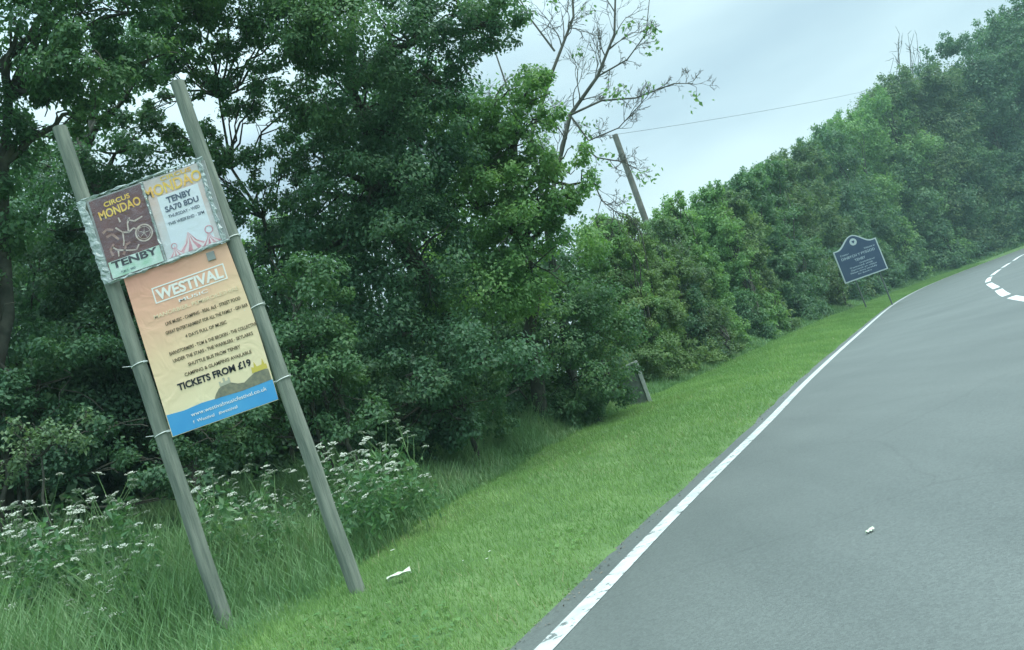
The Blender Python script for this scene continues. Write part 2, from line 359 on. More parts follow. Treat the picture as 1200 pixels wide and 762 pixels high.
def big_tree(name, label, base, lobes, m, size=.075, dens=420, seed=1, tr=.16, group=None, cat='tree', trunks=1, clump=.30, bark=None, sq=(1,1,.85)):
    """lobes: (px, py, Y, r in px at that depth); base: (x, y) of the foot"""
    rng = np.random.default_rng(seed); bz = gz1(*base)-.05
    root = thing(name, label, cat, (base[0], base[1], bz), 0, group)
    L = []
    for px, py, Y, rp_ in lobes:
        p = at(px, py, Y); L.append((p-Vector((base[0], base[1], bz)), rp_*Y/1000))
    put('crown', crown_mesh('crown', L, m, dens*(min(1.9, (.075/size)**1.6) if size < .1 else 1), size, seed, clump=clump, sq=sq), root)
    mb = MB(); top = max(c.z for c, r in L)
    cen = sum((c for c, r in L), Vector())/len(L)
    for k in range(trunks):
        off = Vector((rng.uniform(-.25, .25), rng.uniform(-.25, .25), 0))*(trunks > 1)
        spine = limb(mb, off, Vector((cen.x*.8+off.x*3, cen.y*.8, top*.8)), tr/(trunks**.5), tr*.3, rng, 7, .05, 0)
        for j, (c, r) in enumerate(L):
            if j % trunks != k: continue
            s = min(spine, key=lambda q: (q-c).length+max(0, q.z-c.z)*2)
            pts = limb(mb, s, c, tr*.38, tr*.10, rng, 5, .10, .08)
            for q in range(5):
                d = Vector(rng.normal(size=3)); d.normalize()
                limb(mb, pts[3 if q % 2 else 5], c+d*r*.9, tr*.09, .006, rng, 4, .15, .05)
    mb.build('trunk', bark or M_BARK, root)
    return root

# ------------------------------------------------------------------ left-hand trees, near to far
big_tree('leafy_tree', 'leafy tree with lighter hanging sprays filling the upper left corner', (-6.9, 10.2),
    [(20,30,9.5,85),(100,65,9.5,75),(-60,140,9.5,90),(150,15,9.8,65),(60,-50,9.5,90),(-30,240,9.8,80),(140,-60,10,80),(-90,330,10,90),(175,70,9.9,40),(60,110,9.8,35),(100,130,9.8,30),(30,160,9.8,30)], M_MID, seed=11, tr=.15, size=.058)
big_tree('ivy_clad_tree', 'very dark ivy-clad tree behind the left timber post', (-5.2, 12.2),
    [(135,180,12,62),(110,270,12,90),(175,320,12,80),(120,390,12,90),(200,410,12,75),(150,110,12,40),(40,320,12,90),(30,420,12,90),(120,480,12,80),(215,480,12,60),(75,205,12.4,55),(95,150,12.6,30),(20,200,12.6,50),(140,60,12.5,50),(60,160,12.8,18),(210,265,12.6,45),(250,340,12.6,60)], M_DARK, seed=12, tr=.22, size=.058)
big_tree('overhanging_tree', 'open tree top with sky showing through above the taller right post', (-3.4, 14.0),
    [(225,10,11,52),(285,5,11,52),(345,45,11,45),(400,20,11,65),(330,-60,11,80),(210,-60,11,80),(375,105,11.4,48),(195,75,11.5,20),(262,92,11.5,18),(310,95,11.5,24),(330,150,11.8,36),(290,185,11.8,18),(240,150,12,15),(215,215,12,30),(190,150,12,14),(250,60,11.6,26),(225,112,11.9,11),(270,128,11.9,12),(300,212,12,13),(262,182,11.9,18),(340,60,11.3,36),(180,40,11.3,36),(268,225,12,17),(322,232,12.1,14),(235,85,11.8,17),(300,130,12,17),(215,175,12,18),(245,200,12,15),(285,245,12,22),(345,190,12,20),(210,60,11.5,24),(290,60,11.5,22)]+[(random.uniform(165,345), random.uniform(30,250), 12+random.uniform(-.4,.6), random.uniform(7,13)) for _ in range(30)], M_MID, seed=13, tr=.055, dens=520, size=.052, clump=.42)
big_tree('spreading_tree', 'big dark spreading tree in the middle of the left-hand wood', (-1.2, 14.2),
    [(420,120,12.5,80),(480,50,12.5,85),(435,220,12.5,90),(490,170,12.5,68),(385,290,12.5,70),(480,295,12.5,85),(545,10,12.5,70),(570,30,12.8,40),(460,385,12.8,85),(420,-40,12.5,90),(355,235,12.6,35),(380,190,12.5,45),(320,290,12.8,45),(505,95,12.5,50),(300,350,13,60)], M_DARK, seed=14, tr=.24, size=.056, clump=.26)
big_tree('maple_tree', 'field maple with pale-topped layered boughs against the sky beside the bare branches', (.0, 16.0),
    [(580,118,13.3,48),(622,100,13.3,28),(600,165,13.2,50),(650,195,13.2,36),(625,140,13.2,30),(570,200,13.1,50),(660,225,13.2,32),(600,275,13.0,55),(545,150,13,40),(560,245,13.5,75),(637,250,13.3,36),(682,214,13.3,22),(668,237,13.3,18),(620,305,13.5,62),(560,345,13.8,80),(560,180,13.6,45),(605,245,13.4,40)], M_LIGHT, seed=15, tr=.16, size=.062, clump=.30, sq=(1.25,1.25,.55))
big_tree('rounded_shrub', 'rounded leafy shrub directly behind the right timber post', (-2.7, 10.9),
    [(350,345,10.5,60),(330,425,10.5,78),(392,465,10.5,52),(300,490,10.3,52),(385,405,10.7,50),(250,520,10.2,45)], M_MID, seed=16, tr=.07, size=.05, cat='shrub', trunks=3)
big_tree('holly_shrub', 'darkest shrub at the foot of the big spreading tree', (-1.3, 13.0),
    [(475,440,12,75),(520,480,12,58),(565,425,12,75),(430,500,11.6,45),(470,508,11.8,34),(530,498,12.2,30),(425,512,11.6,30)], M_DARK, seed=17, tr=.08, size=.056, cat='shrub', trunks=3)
big_tree('elder_shrub', 'loose elder shrub with drooping leaves left of the grey marker slab', (.2, 17.2),
    [(640,400,16.2,75),(600,455,15.9,52),(682,440,16.2,50),(655,340,16.5,62),(705,385,16.7,45),(640,480,15.9,40),(600,500,15.7,35),(690,478,16.5,30),(715,440,17.2,36),(575,488,13.8,30),(620,485,15.7,28),(660,475,15.9,28),(690,300,17.2,30)], M_MID, seed=18, tr=.08, size=.06, cat='shrub', trunks=3, clump=.24)
big_tree('bramble_thicket', 'dark thicket at the left edge above the white flowers', (-6.4, 9.6),
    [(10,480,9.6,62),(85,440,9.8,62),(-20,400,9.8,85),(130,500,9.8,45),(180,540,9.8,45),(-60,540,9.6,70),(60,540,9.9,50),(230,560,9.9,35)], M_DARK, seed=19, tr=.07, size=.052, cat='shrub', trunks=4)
big_tree('pale_sapling', 'sapling with pale grey-green leaves low at the left edge', (-5.15, 8.55),
    [(55,505,8.6,20),(30,520,8.6,22),(80,515,8.6,20),(5,540,8.6,26),(100,490,8.7,10),(20,498,8.6,13)], M_PALE, seed=20, tr=.03, size=.048, dens=300, cat='sapling', clump=.35)
# trees further back, seen through the gaps
big_tree('background_tree', 'shadowy tree further back between the two timber posts', (-7.5, 18.5),
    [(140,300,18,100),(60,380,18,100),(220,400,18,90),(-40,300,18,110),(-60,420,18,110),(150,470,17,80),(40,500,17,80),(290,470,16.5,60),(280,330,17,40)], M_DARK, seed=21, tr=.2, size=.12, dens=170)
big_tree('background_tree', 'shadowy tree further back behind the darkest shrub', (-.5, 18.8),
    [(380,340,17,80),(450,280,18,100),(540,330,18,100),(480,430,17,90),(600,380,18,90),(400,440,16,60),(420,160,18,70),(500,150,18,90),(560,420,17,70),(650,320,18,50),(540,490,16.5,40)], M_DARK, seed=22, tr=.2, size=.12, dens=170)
big_tree('bright_bush', 'bright yellow-green bush glimpsed through the gap right of the right post', (-4.6, 15.5),
    [(315,262,15,24),(335,275,15,24),(300,285,15,25)], M_LIGHT, seed=23, tr=.06, size=.07, cat='bush')  # brighter yellow-green leaf colour than the dark trees around it

# ---- bare ash
def bare_ash():
    rng = np.random.default_rng(5); base = Vector((.6, 18.5)); bz = gz1(*base)-.05; O = Vector((base.x, base.y, bz))
    root = thing('bare_ash_tree', 'half-bare ash with thin dead branches spreading over the sky', 'tree', O)
    mb = MB(); tips = []
    def grow(p, d, L, r, dep, up):
        n = 5; pts = [p.copy()]; q = p.copy(); dd = d.copy()
        for i in range(n):
            dd = (dd+Vector(rng.normal(size=3))*.13+Vector((0, 0, up*.05))).normalized(); q = q+dd*L/n; pts.append(q.copy())
        mb.tube(pts, [r*(1-.55*i/n) for i in range(n+1)], 5 if dep < 2 else 4)
        if dep >= 5: tips.append(q); return
        for k in range(rng.integers(2, 4) if dep < 3 else 3):
            s = pts[rng.integers(2, n+1)] if k else pts[-1]
            e = (dd+Vector(rng.normal(size=3))*.48).normalized()
            grow(s, e, L*rng.uniform(.5, .8), max(r*.55, .0045), dep+1, up)
    def path(pp, r0, r1, kids, kl):
        pts = [at(x, y, Y)-O for x, y, Y in pp]; n = len(pts)
        mb.tube(pts, [r0+(r1-r0)*i/(n-1) for i in range(n)], 7)
        for k in range(kids):
            i = rng.integers(1, n); d = (pts[i]-pts[i-1]).normalized()
            t = rng.uniform(0, 1); p = pts[i-1].lerp(pts[i], t)
            grow(p, (d+Vector(rng.normal(size=3))*.6).normalized(), kl*rng.uniform(.6, 1.2), max(.008, r1*.9), 2, .5)
    mb.tube([Vector((0,0,0)), at(668,420,18.2)-O, at(650,330,17.4)-O, at(640,255,16)-O], [.13,.11,.09,.07], 8)
    path([(640,255,16),(622,160,16),(645,90,16),(672,20,16),(668,-60,16)], .05, .016, 14, .55)
    path([(640,255,16),(668,135,15.8),(700,90,15.6),(720,40,15.5),(722,-40,15.5)], .05, .014, 16, .55)
    path([(668,135,15.8),(705,118,15.4),(745,115,15.2),(790,98,15),(812,98,15)], .024, .006, 13, .22)
    path([(700,90,15.6),(735,70,15.4),(757,40,15.3),(762,-10,15.2)], .018, .006, 12, .22)
    path([(668,135,15.8),(690,165,15.6),(725,150,15.4),(745,128,15.2)], .02, .006, 12, .28)
    path([(680,170,15.7),(700,185,15.5),(732,190,15.3),(745,198,15.2)], .018, .005, 11, .26)
    path([(690,200,15.7),(705,235,15.5),(730,255,15.4)], .018, .006, 12, .30)
    path([(650,60,16),(620,20,16),(600,-20,16)], .022, .010, 8, .5)
    path([(632,200,16),(600,120,16.1),(580,60,16.2),(575,0,16.2)], .025, .010, 8, .5)
    mb.build('branches', M_TWIG, root)
    idx = rng.permutation(len(tips))[:int(len(tips)*.012)]
    lobes = [(tips[i], .16) for i in idx]
    put('crown', crown_mesh('crown', lobes, M_LIGHT, 55, .085, 55, clump=.6), root)  # a few scattered leaf tufts on twig tips, not a full crown
bare_ash()

# ------------------------------------------------------------------ right-hand hedge and trees
def bound(Y): return np.interp(Y, [2, 5.5, 8, 11, 15, 19, 28, 38, 48, 62, 75, 100], [1.7, 2.35, 3.2, 3.5, 3.9, 4.0, 3.7, 3.2, 2.3, 2.5, 2.4, 1.5])
# the sight lines kept trimmed towards the marker slab and the town sign: (x, z, half width, y)
_a = at(757, 446, 19); _b = at(1010, 306, 47.5); _c = at(1010, 340, 47.5)
CLEAR = [(_a.x, _a.z, .42, 19), (_b.x, _b.z, 1.35, 47.5), (_c.x, _c.z, .7, 47.5)]
HM = [M_HEDGE[1], M_HEDGE[0], M_HEDGE[3], M_HAW, M_LIGHT]
def hedge_plant(name, label, cat, px, py, Y, rpx, kind, sq=1.0, group=None, seed=0):
    rng = np.random.default_rng(900+seed); Y = Y-6
    while Y < 170:      # stand it behind the mown verge
        c = at(px, py, Y); r = rpx*Y/1000; q, ty = lateral([c.x], [Y])
        if q[0] > bound(ty[0])+r*.42: break
        Y += .5
    ls = max(.055, .0027*Y)
    bz = gz1(c.x, c.y)-.05; root = thing(name, label, cat, (c.x, c.y, bz), 0, group)
    top = c.z-bz+r*sq*.95; L = []; n = 0; step = r*.62; z = r*.30
    while z < top-r*.2:
        f = (z/top); wr = r*(.80+.25*math.sin(f*5+seed)) if f < .72 else r*math.sqrt(max(.06, 1-((f-.72)/.34)**2))*.95
        if cat == 'tree' and f < .3: wr *= .75
        k = 9 if wr > r*.6 else 5
        for q in range(k):
            a = 2*math.pi*(q+rng.uniform(-.35, .35))/k+seed; rad = wr*rng.uniform(.45, .85)
            L.append((Vector((math.cos(a)*rad, math.sin(a)*rad, z+rng.normal()*r*.12)), r*rng.uniform(.30, .50)))
        L.append((Vector((rng.normal()*r*.15, rng.normal()*r*.15, z)), r*.5))
        z += step
    for q in range(3): L.append((Vector((rng.normal()*r*.3, rng.normal()*r*.3, top-r*rng.uniform(.05, .3))), r*rng.uniform(.18, .3)))
    for q in range(11):     # shoots that break the outline
        a = rng.uniform(0, 6.28); rad = r*rng.uniform(.05, .75); h_ = top+r*(-.06-.5*(rad/r)**2)
        for w_ in range(3): L.append((Vector((math.cos(a)*rad, math.sin(a)*rad, h_+r*rng.uniform(.08, .17)*w_)), r*(.12-.025*w_)))
    PT = np.array([[c.x+p.x, c.y+p.y] for p, q in L]); sl, ty = lateral(PT[:, 0], PT[:, 1]); keep = []
    for i, (p, q) in enumerate(L):
        if sl[i]-q*.9 < bound(ty[i])+-.15: continue
        W_ = Vector((c.x, c.y, bz))+p
        if any(W_.y < Y_+q and (W_.xz-(Vector((0, EYE))+(Vector((x_, z_))-Vector((0, EYE)))*W_.y/Y_)).length < q+h_*W_.y/Y_ for x_, z_, h_, Y_ in CLEAR): continue
        keep.append((p, q))
    L = keep or L[-3:]
    dens = min(620, 1.9/(ls*ls*.3)*.42)
    put('crown', crown_mesh('crown', L, HM[kind], dens, ls, 900+seed, clump=.30), root)
    mb = MB(); tr = .035+.018*r
    for k in range(3 if cat != 'tree' else 1):
        off = Vector((rng.uniform(-.3, .3), rng.uniform(-.3, .3), 0))*(cat != 'tree')
        sp = limb(mb, off, Vector((off.x*2, off.y*2, top*(.7 if cat == 'tree' else .42))), tr*(2 if cat == 'tree' else 1), tr*.5, rng, 6, .05, 0)
        for q in range(8):
            e, er = L[rng.integers(len(L)//3, len(L))]
            limb(mb, sp[rng.integers(3, 7)], e, tr*.45, .012, rng, 4, .1, .05)
    mb.build('trunk' if cat == 'tree' else 'stems', M_BARK, root)
    return root
HP = [ # name, label, category, px, py, Y, r(px), kind, squash
 ('hawthorn_bush','yellow-green hawthorn bush just above and left of the grey marker slab','bush',728,345,19,62,3,1.0),
 ('hawthorn_bush','low hawthorn shoots touching the left side of the grey marker slab','bush',716,440,18.5,34,3,1.0),
 ('hazel_bush','dense bush immediately right of the grey marker slab','bush',812,395,23,62,2,.8),
 ('hazel_bush','pale-topped bush at the foot of the leaning utility pole','bush',790,318,24,62,0,.9),
 ('hedge_bush','low bush on the verge edge between the marker slab and the blue sign','bush',880,382,28,45,1,.8),
 ('hedge_bush','wide bush with reddish-green top between the pole and the blue sign','bush',868,305,29,68,3,1.0),
 ('hedge_bush','small bush on the skyline right of the pole','bush',846,262,33,38,4,1.1),
 ('hedge_bush','dark bush to the left of the blue sign','bush',935,335,34,50,2,.9),
 ('hedge_bush','tall grey-green bush up and left of the blue sign','bush',928,258,37,60,0,1.1),
 ('wayside_tree','small tree whose top breaks the skyline left of the blue sign','tree',890,243,41,38,1,1.1),
 ('wayside_tree','pale-leaved tree on the skyline above the blue sign','tree',1012,195,50,54,4,1.1),
 ('wayside_tree','shadowy tree directly behind the blue sign','tree',1000,240,52,60,2,1.1),
 ('wayside_tree','round tree on the skyline at mid height between sign and tall trees','tree',957,218,46,42,0,1.1),
 ('hedge_bush','low shaded bush behind the feet of the blue sign','bush',990,322,52.5,28,2,1.0),
 ('wayside_tree','broad mid green tree up and right of the blue sign','tree',1080,172,60,72,0,1.1),
 ('wayside_tree','leafy tree standing right of the blue sign','tree',1072,238,60,55,1,1.0),
 ('hedge_bush','low bush at the verge right of the blue sign','bush',1062,298,60,30,1,.9),
 ('hedge_bush','farther low bush where the verge narrows into the bend','bush',1105,285,70,26,2,.9),
 ('hedge_bush','low bush meeting the mown grass just right of the grey marker slab','bush',790,425,21,30,3,1.0),
 ('hedge_bush','low yellow-tinged bush second along the verge from the marker slab','bush',835,398,25,34,0,1.0),
 ('hedge_bush','low bush on the verge edge halfway between marker slab and blue sign','bush',905,372,31,28,4,1.0),
 ('hedge_bush','low bush on the verge edge a little left of the blue sign','bush',952,350,36,26,1,1.0),
 ('hedge_bush','low bush just beneath and left of the blue sign','bush',978,338,42,22,0,1.0),
 ('hawthorn_bush','rounded yellow-green hawthorn mass between the maple and the utility pole','bush',745,305,26,48,3,1.0),
 ('hawthorn_bush','rusty-tinged hawthorn above and right of the grey marker slab','bush',790,355,25,55,3,1.0),
 ('hedge_bush','bush on the skyline just left of the utility pole foot','bush',712,290,30,34,4,1.0),
 ('hedge_bush','pale-topped bush on the skyline just right of the utility pole foot','bush',805,275,33,42,4,1.0),
 ('hedge_bush','low bush right of the blue sign under the leafy tree','bush',1035,310,56,24,1,1.0),
 ('wayside_tree','dense mid-height tree filling the skyline two crowns left of the blue sign','tree',856,266,44,36,0,1.1),
 ('wayside_tree','dense rounded tree with its top breaking the skyline up and left of the blue sign','tree',915,248,50,50,1,1.1),
 ('wayside_tree','pale-topped tree on the skyline between the blue sign and the twiggy tree','tree',1050,168,66,54,4,1.1),
 ('wayside_tree','shadowy dense tree under the skyline between the blue sign and the twiggy tree','tree',985,212,62,54,1,1.1),
 ('roadside_tree','broad dense tree filling the slope below the twiggy tree','tree',1095,170,84,75,0,1.1),
 ('roadside_tree','dense tree low above the bend, right of the leafy tree','tree',1125,245,84,48,2,1.0),
 ('hedge_bush','dark dense bush right behind the blue sign panel','bush',1010,310,54,34,2,1.0),
 ('hedge_bush','dark low bush between the legs of the blue sign and the hedge','bush',1022,335,50,22,2,1.0),
 ('roadside_tree','dark green tree on the outside of the bend','tree',1130,215,72,55,1,1.1),
 ('roadside_tree','tall dark tree crowning the skyline near the upper right corner','tree',1142,108,78,60,2,1.1),
 ('roadside_tree','tallest tree at the upper right corner of the view','tree',1198,74,84,58,1,1.1),
 ('roadside_tree','shadowy tree at the right edge below the tallest tree','tree',1190,155,86,66,2,1.1),
 ('roadside_tree','dark tree low at the right edge behind the bend','tree',1175,232,86,46,2,1.0),
 ('roadside_tree','dark tree beyond the right edge of the bend','tree',1240,200,92,70,2,1.1),
 ('roadside_tree','leafy tree top rising past the right edge of the view','tree',1250,80,92,75,1,1.1),
]
for i, (n_, l_, c_, px, py, Y, rp_, k_, sq_) in enumerate(HP): hedge_plant(n_, l_, c_, px, py, Y, rp_, k_, sq_, seed=i)
# dead twiggy tree on the skyline
def twiggy():
    rng = np.random.default_rng(77); c = at(1060, 120, 104); bz = gz1(c.x, c.y)
    root = thing('twiggy_tree', 'thin bare twiggy tree top poking above the right-hand trees', 'tree', (c.x, c.y, bz))
    mb = MB()
    for k in range(16):
        px = rng.uniform(1045, 1082); b = at(1060+rng.uniform(-8, 8), 170, 104); t = at(px, rng.uniform(32, 68), 104+rng.uniform(-1, 1))
        O = Vector((c.x, c.y, bz)); pts = limb(mb, b-O, t-O, .07, .02, rng, 6, .07, 0)
        for q in range(5):
            d = (Vector(rng.normal(size=3))*.6+Vector((0, 0, 1))).normalized(); s = pts[rng.integers(3, 7)]
            limb(mb, s, s+d*rng.uniform(.6, 1.6), .03, .012, rng, 4, .1, 0)
    mb.tube([(0,0,0), (0,0,2), b-O], [.25,.22,.14], 8)
    mb.build('branches', M_TWIG, root)
twiggy()

# ------------------------------------------------------------------ grass
def blades(name, X, Y, Z, H, W, lean, m, seg=1, seed=3, **tags):
    rng = np.random.default_rng(seed); n = len(X); a = rng.uniform(0, 2*np.pi, n); b = rng.uniform(0, 2*np.pi, n)
    wx = np.cos(a)*W*.5; wy = np.sin(a)*W*.5; lx = np.cos(b)*H*lean*rng.uniform(.3, 1.2, n); ly = np.sin(b)*H*lean*rng.uniform(.3, 1.2, n)
    base = np.stack([X, Y, Z], 1); w3 = np.stack([wx, wy, np.zeros(n)], 1)
    if seg == 1:
        V = np.stack([base-w3, base+w3, base+np.stack([lx, ly, H], 1)], 1).reshape(-1, 3); Fq = np.arange(3*n).reshape(n, 3)
    else:
        mid = base+np.stack([lx*.3, ly*.3, H*.6], 1); top = base+np.stack([lx, ly, H], 1)
        V = np.stack([base-w3, base+w3, mid+w3*.8, top+w3*.1, top-w3*.1, mid-w3*.8], 1).reshape(-1, 3)
        q = np.arange(n)[:, None]*6; Fq = np.concatenate([q+[[0, 1, 2, 5]], q+[[5, 2, 3, 4]]])
    return put(name, mesh_np(name, V, Fq, m), **tags)
def bound(Y): return np.interp(Y, [2, 5.5, 8, 11, 15, 19, 28, 38, 48, 62, 75, 100], [1.7, 2.35, 3.2, 3.5, 3.9, 4.0, 3.7, 3.2, 2.3, 2.5, 2.4, 1.5])
def scatter(n, t0, t1, s0, s1, rng, power=1.0):
    """positions along the white line between Y=t0..t1, at lateral s0(ty)..s1(ty)"""
    t = t0+(t1-t0)*rng.uniform(0, 1, n)**power
    x = np.interp(t, LP[:, 1], LP[:, 0]); k = np.searchsorted(LP[:, 1], t).clip(0, len(LP)-1)
    s = s0(t)+(s1(t)-s0(t))*rng.uniform(0, 1, n)
    return x-LT[k, 1]*s, t+LT[k, 0]*s, s, t
rng = np.random.default_rng(31)
# mown verge
X, Y, s, t = scatter(260000, 1.5, 78, lambda t: .24+0*t, lambda t: bound(t)+.35, rng, 2.1)
Z = hgt(X, Y); e_ = np.clip((s-.15)/.3, .5, 1)
d = np.sqrt(X**2+Y**2)
blades('verge_grass', X, Y, Z-.005, rng.uniform(.025, .07, len(X))*e_*np.interp(d, [5, 40], [1, 1.8]), np.interp(d, [4, 12, 40, 80], [.006, .010, .03, .06]), .6, M_GRASS, kind='stuff', category='grass', label='short mown grass of the bright verge beside the road')
idx_ = rng.permutation(len(X))[:9000]; idx_ = idx_[(np.sin(X[idx_]*1.7+Y[idx_]*.6)+np.sin(Y[idx_]*1.3-X[idx_]) > .1)]
blades('dry_grass', X[idx_], Y[idx_], Z[idx_]-.005, rng.uniform(.04, .10, len(idx_)), np.interp(d[idx_], [4, 12, 40, 80], [.005, .009, .025, .05]), .8, M_STRAW, seed=14, kind='stuff', category='grass', label='dry straw-coloured blades among the mown grass')
n_ = 3500; X, Y, s, t = scatter(n_, 3, 30, lambda t: .6+0*t, lambda t: bound(t), rng, 1.6); k_ = np.sin(X*1.9+1)*np.sin(Y*1.1+X*.5) > .25; X, Y = X[k_], Y[k_]; n_ = len(X)
nn_a = rng.normal(size=(n_, 3))*.25+np.array([0, 0, 1]); V_, F_ = rhombi(np.stack([X, Y, hgt(X, Y)+rng.uniform(.02, .05, n_)], 1), rng.normal(size=(n_, 3))*np.array([1, 1, .1]), nn_a/np.linalg.norm(nn_a, axis=1)[:, None], rng.uniform(.03, .07, n_), rng.uniform(.02, .05, n_))
put('verge_weeds', mesh_np('verge_weeds', V_, F_, M_LIGHT), kind='stuff', category='ground cover', label='clover and broad-leaved weeds in patches of the mown verge')
# grit and bits along the asphalt margin
n_ = 1200; X, Y, s, t = scatter(n_, 2.5, 40, lambda t: .16+0*t, lambda t: .42+0*t, rng, 1.7)
nn_a = rng.normal(size=(n_, 3))*.4+np.array([0, 0, 1]); V_, F_ = rhombi(np.stack([X, Y, np.full(n_, .008)], 1), rng.normal(size=(n_, 3))*np.array([1, 1, .1]), nn_a/np.linalg.norm(nn_a, axis=1)[:, None], rng.uniform(.008, .035, n_), rng.uniform(.008, .02, n_))
put('roadside_grit', mesh_np('roadside_grit', V_, F_, mat('grit', (.13,.13,.11), .9, .1, (.24,.22,.17), 30)), kind='stuff', category='grit', label='grit and dead leaf scraps along the edge of the asphalt')
# long grass
X, Y, s, t = scatter(150000, .5, 30, lambda t: bound(t)-.15, lambda t: bound(t)+np.interp(t, [0, 12, 20, 30], [5.2, 3.4, 1.8, 1.0]), rng, 1.15)
Z = hgt(X, Y); edge = np.clip((s-bound(t)+.25)/.9, .22, 1); d = np.sqrt(X**2+Y**2)
patch = .85+.33*np.sin(X*2.3+np.sin(Y*1.9)*1.5)*np.sin(Y*1.1+X)
Hh = rng.uniform(.28, .85, len(X))*edge*patch
# keep the foot of the posts readable
ok = np.ones(len(X), bool)
for bx_, by_ in ((-2.80, 6.6), (-1.77, 6.6)):
    Hh *= np.interp(np.hypot(X-bx_, (Y-by_+.5)*.6), [0, .25, .8], [.22, .3, 1])
blades('long_grass', X, Y, Z-.01, Hh, np.interp(d, [4, 10, 30], [.007, .012, .03]), .55, M_LONG, seg=2, seed=8, kind='stuff', category='grass', label='tall seeding grass at the foot of the trees')
# rough hedge-bottom growth further along
X, Y, s, t = scatter(60000, 26, 84, lambda t: bound(t)-.1, lambda t: bound(t)+1.6, rng, 1.2)
Z = hgt(X, Y)
blades('hedge_bottom_grass', X, Y, Z-.01, rng.uniform(.15, .6, len(X))*np.clip((s-bound(t)+.3), .3, 1), .07, .5, M_LONG, seg=2, seed=9, kind='stuff', category='grass', label='rough grass along the foot of the right-hand hedge')
# undergrowth filling the dark foot of the wood
def ground_cover():
    rng = np.random.default_rng(44); n = 60000
    X, Y, s, t = scatter(n, -2, 30, lambda t: bound(t)+1.6, lambda t: bound(t)+5.5, rng, 1.0)
    Z = hgt(X, Y)+rng.uniform(0, .5, n)*np.clip((s-bound(t)-1.2)/1.5, .2, 1)
    nn = rng.normal(size=(n, 3))*.5+np.array([0, 0, 1]); nn /= np.linalg.norm(nn, axis=1)[:, None]
    a = rng.normal(size=(n, 3)); L = rng.uniform(.05, .11, n)
    V, Fq = rhombi(np.stack([X, Y, Z], 1), a, nn, L, L*.7)
    put('undergrowth', mesh_np('undergrowth', V, Fq, M_MID), kind='stuff', category='ground cover', label='low leafy undergrowth beneath the trees')
ground_cover()
def understory():
    rng = np.random.default_rng(45); C = []
    for k in range(1500):
        t = rng.uniform(2, 84) if k % 2 else rng.uniform(1, 22); i = min(np.searchsorted(LP[:, 1], t), len(LP)-1)
        far = t > 22; s_ = rng.uniform(8.2, 12) if not far else rng.uniform(6.5, 9.5)
        x = LP[i, 0]-LT[i, 1]*s_; y = LP[i, 1]+LT[i, 0]*s_; hm = 3.6 if not far else np.interp(t, [22, 45, 84], [2.6, 4, 6])
        C.append((Vector((x, y, gz1(x, y)+rng.uniform(.0, hm))), rng.uniform(.5, 1.0)*(1 if t < 40 else 1.5)))
    put('wood_understory', crown_mesh('wood_understory', C, M_DARK, 34, .15, 46, clump=.45), kind='stuff', category='undergrowth', label='shadowy tangled undergrowth inside the wood and behind the hedge')
understory()
# ------------------------------------------------------------------ haze
mb = MB(); mb.box((-60, -20, -3), (190, 150, 45)); hz = mb.build('added_haze', None or bpy.data.materials.new('added_haze')); hz['kind'] = 'stuff'
hm_ = hz.data.materials[0]; hm_.use_nodes = True; t = hm_.node_tree; t.nodes.clear(); o_ = N(t, 'ShaderNodeOutputMaterial'); pv = N(t, 'ShaderNodeVolumePrincipled')
pv.inputs['Density'].default_value = .0009; pv.inputs['Color'].default_value = (.62, .92, .95, 1); t.links.new(pv.outputs[0], o_.inputs['Volume'])  # tinted air volume added to lift dark tones, standing in for window veil

# ------------------------------------------------------------------ cow parsley
M_STEM = mat('parsley_stem', (.10,.20,.08), .7, .2, (.15,.26,.10), 4)
M_UMB = mat('parsley_flower', (.46,.52,.42), .7, .2, (.64,.68,.60), 25)
def umbel_mesh(seed, r):
    rng = np.random.default_rng(seed); mb = MB(); mb.m = 0; C = []
    for q in range(11):
        a = 2*math.pi*q/11+rng.uniform(-.2, .2); rr = r*(.3 if q % 3 == 0 else rng.uniform(.65, 1))
        e = Vector((math.cos(a)*rr, math.sin(a)*rr, r*.55-rr*.25)); mb.tube([(0,0,-.004), e], .0014, 3, cap=False); C.append((e, r*.27))
    mb.m = 1
    for e, q in C:
        for k in range(7):
            p = e+Vector(rng.normal(size=3))*q*.55; p.z = e.z+rng.normal()*.003; a = rng.uniform(0, 6.28); u = Vector((math.cos(a), math.sin(a), rng.normal()*.3))*.0062; v = Vector((-math.sin(a), math.cos(a), rng.normal()*.3))*.0062
            mb.add([p-u, p-v, p+u, p+v], [(0, 1, 2, 3)])
    o = mb.build('flower_head', [M_STEM, M_UMB]); me = o.data; bpy.data.objects.remove(o); return me
UMB = [umbel_mesh(60+k, r) for k, r in enumerate((.046, .036, .028, .040))]
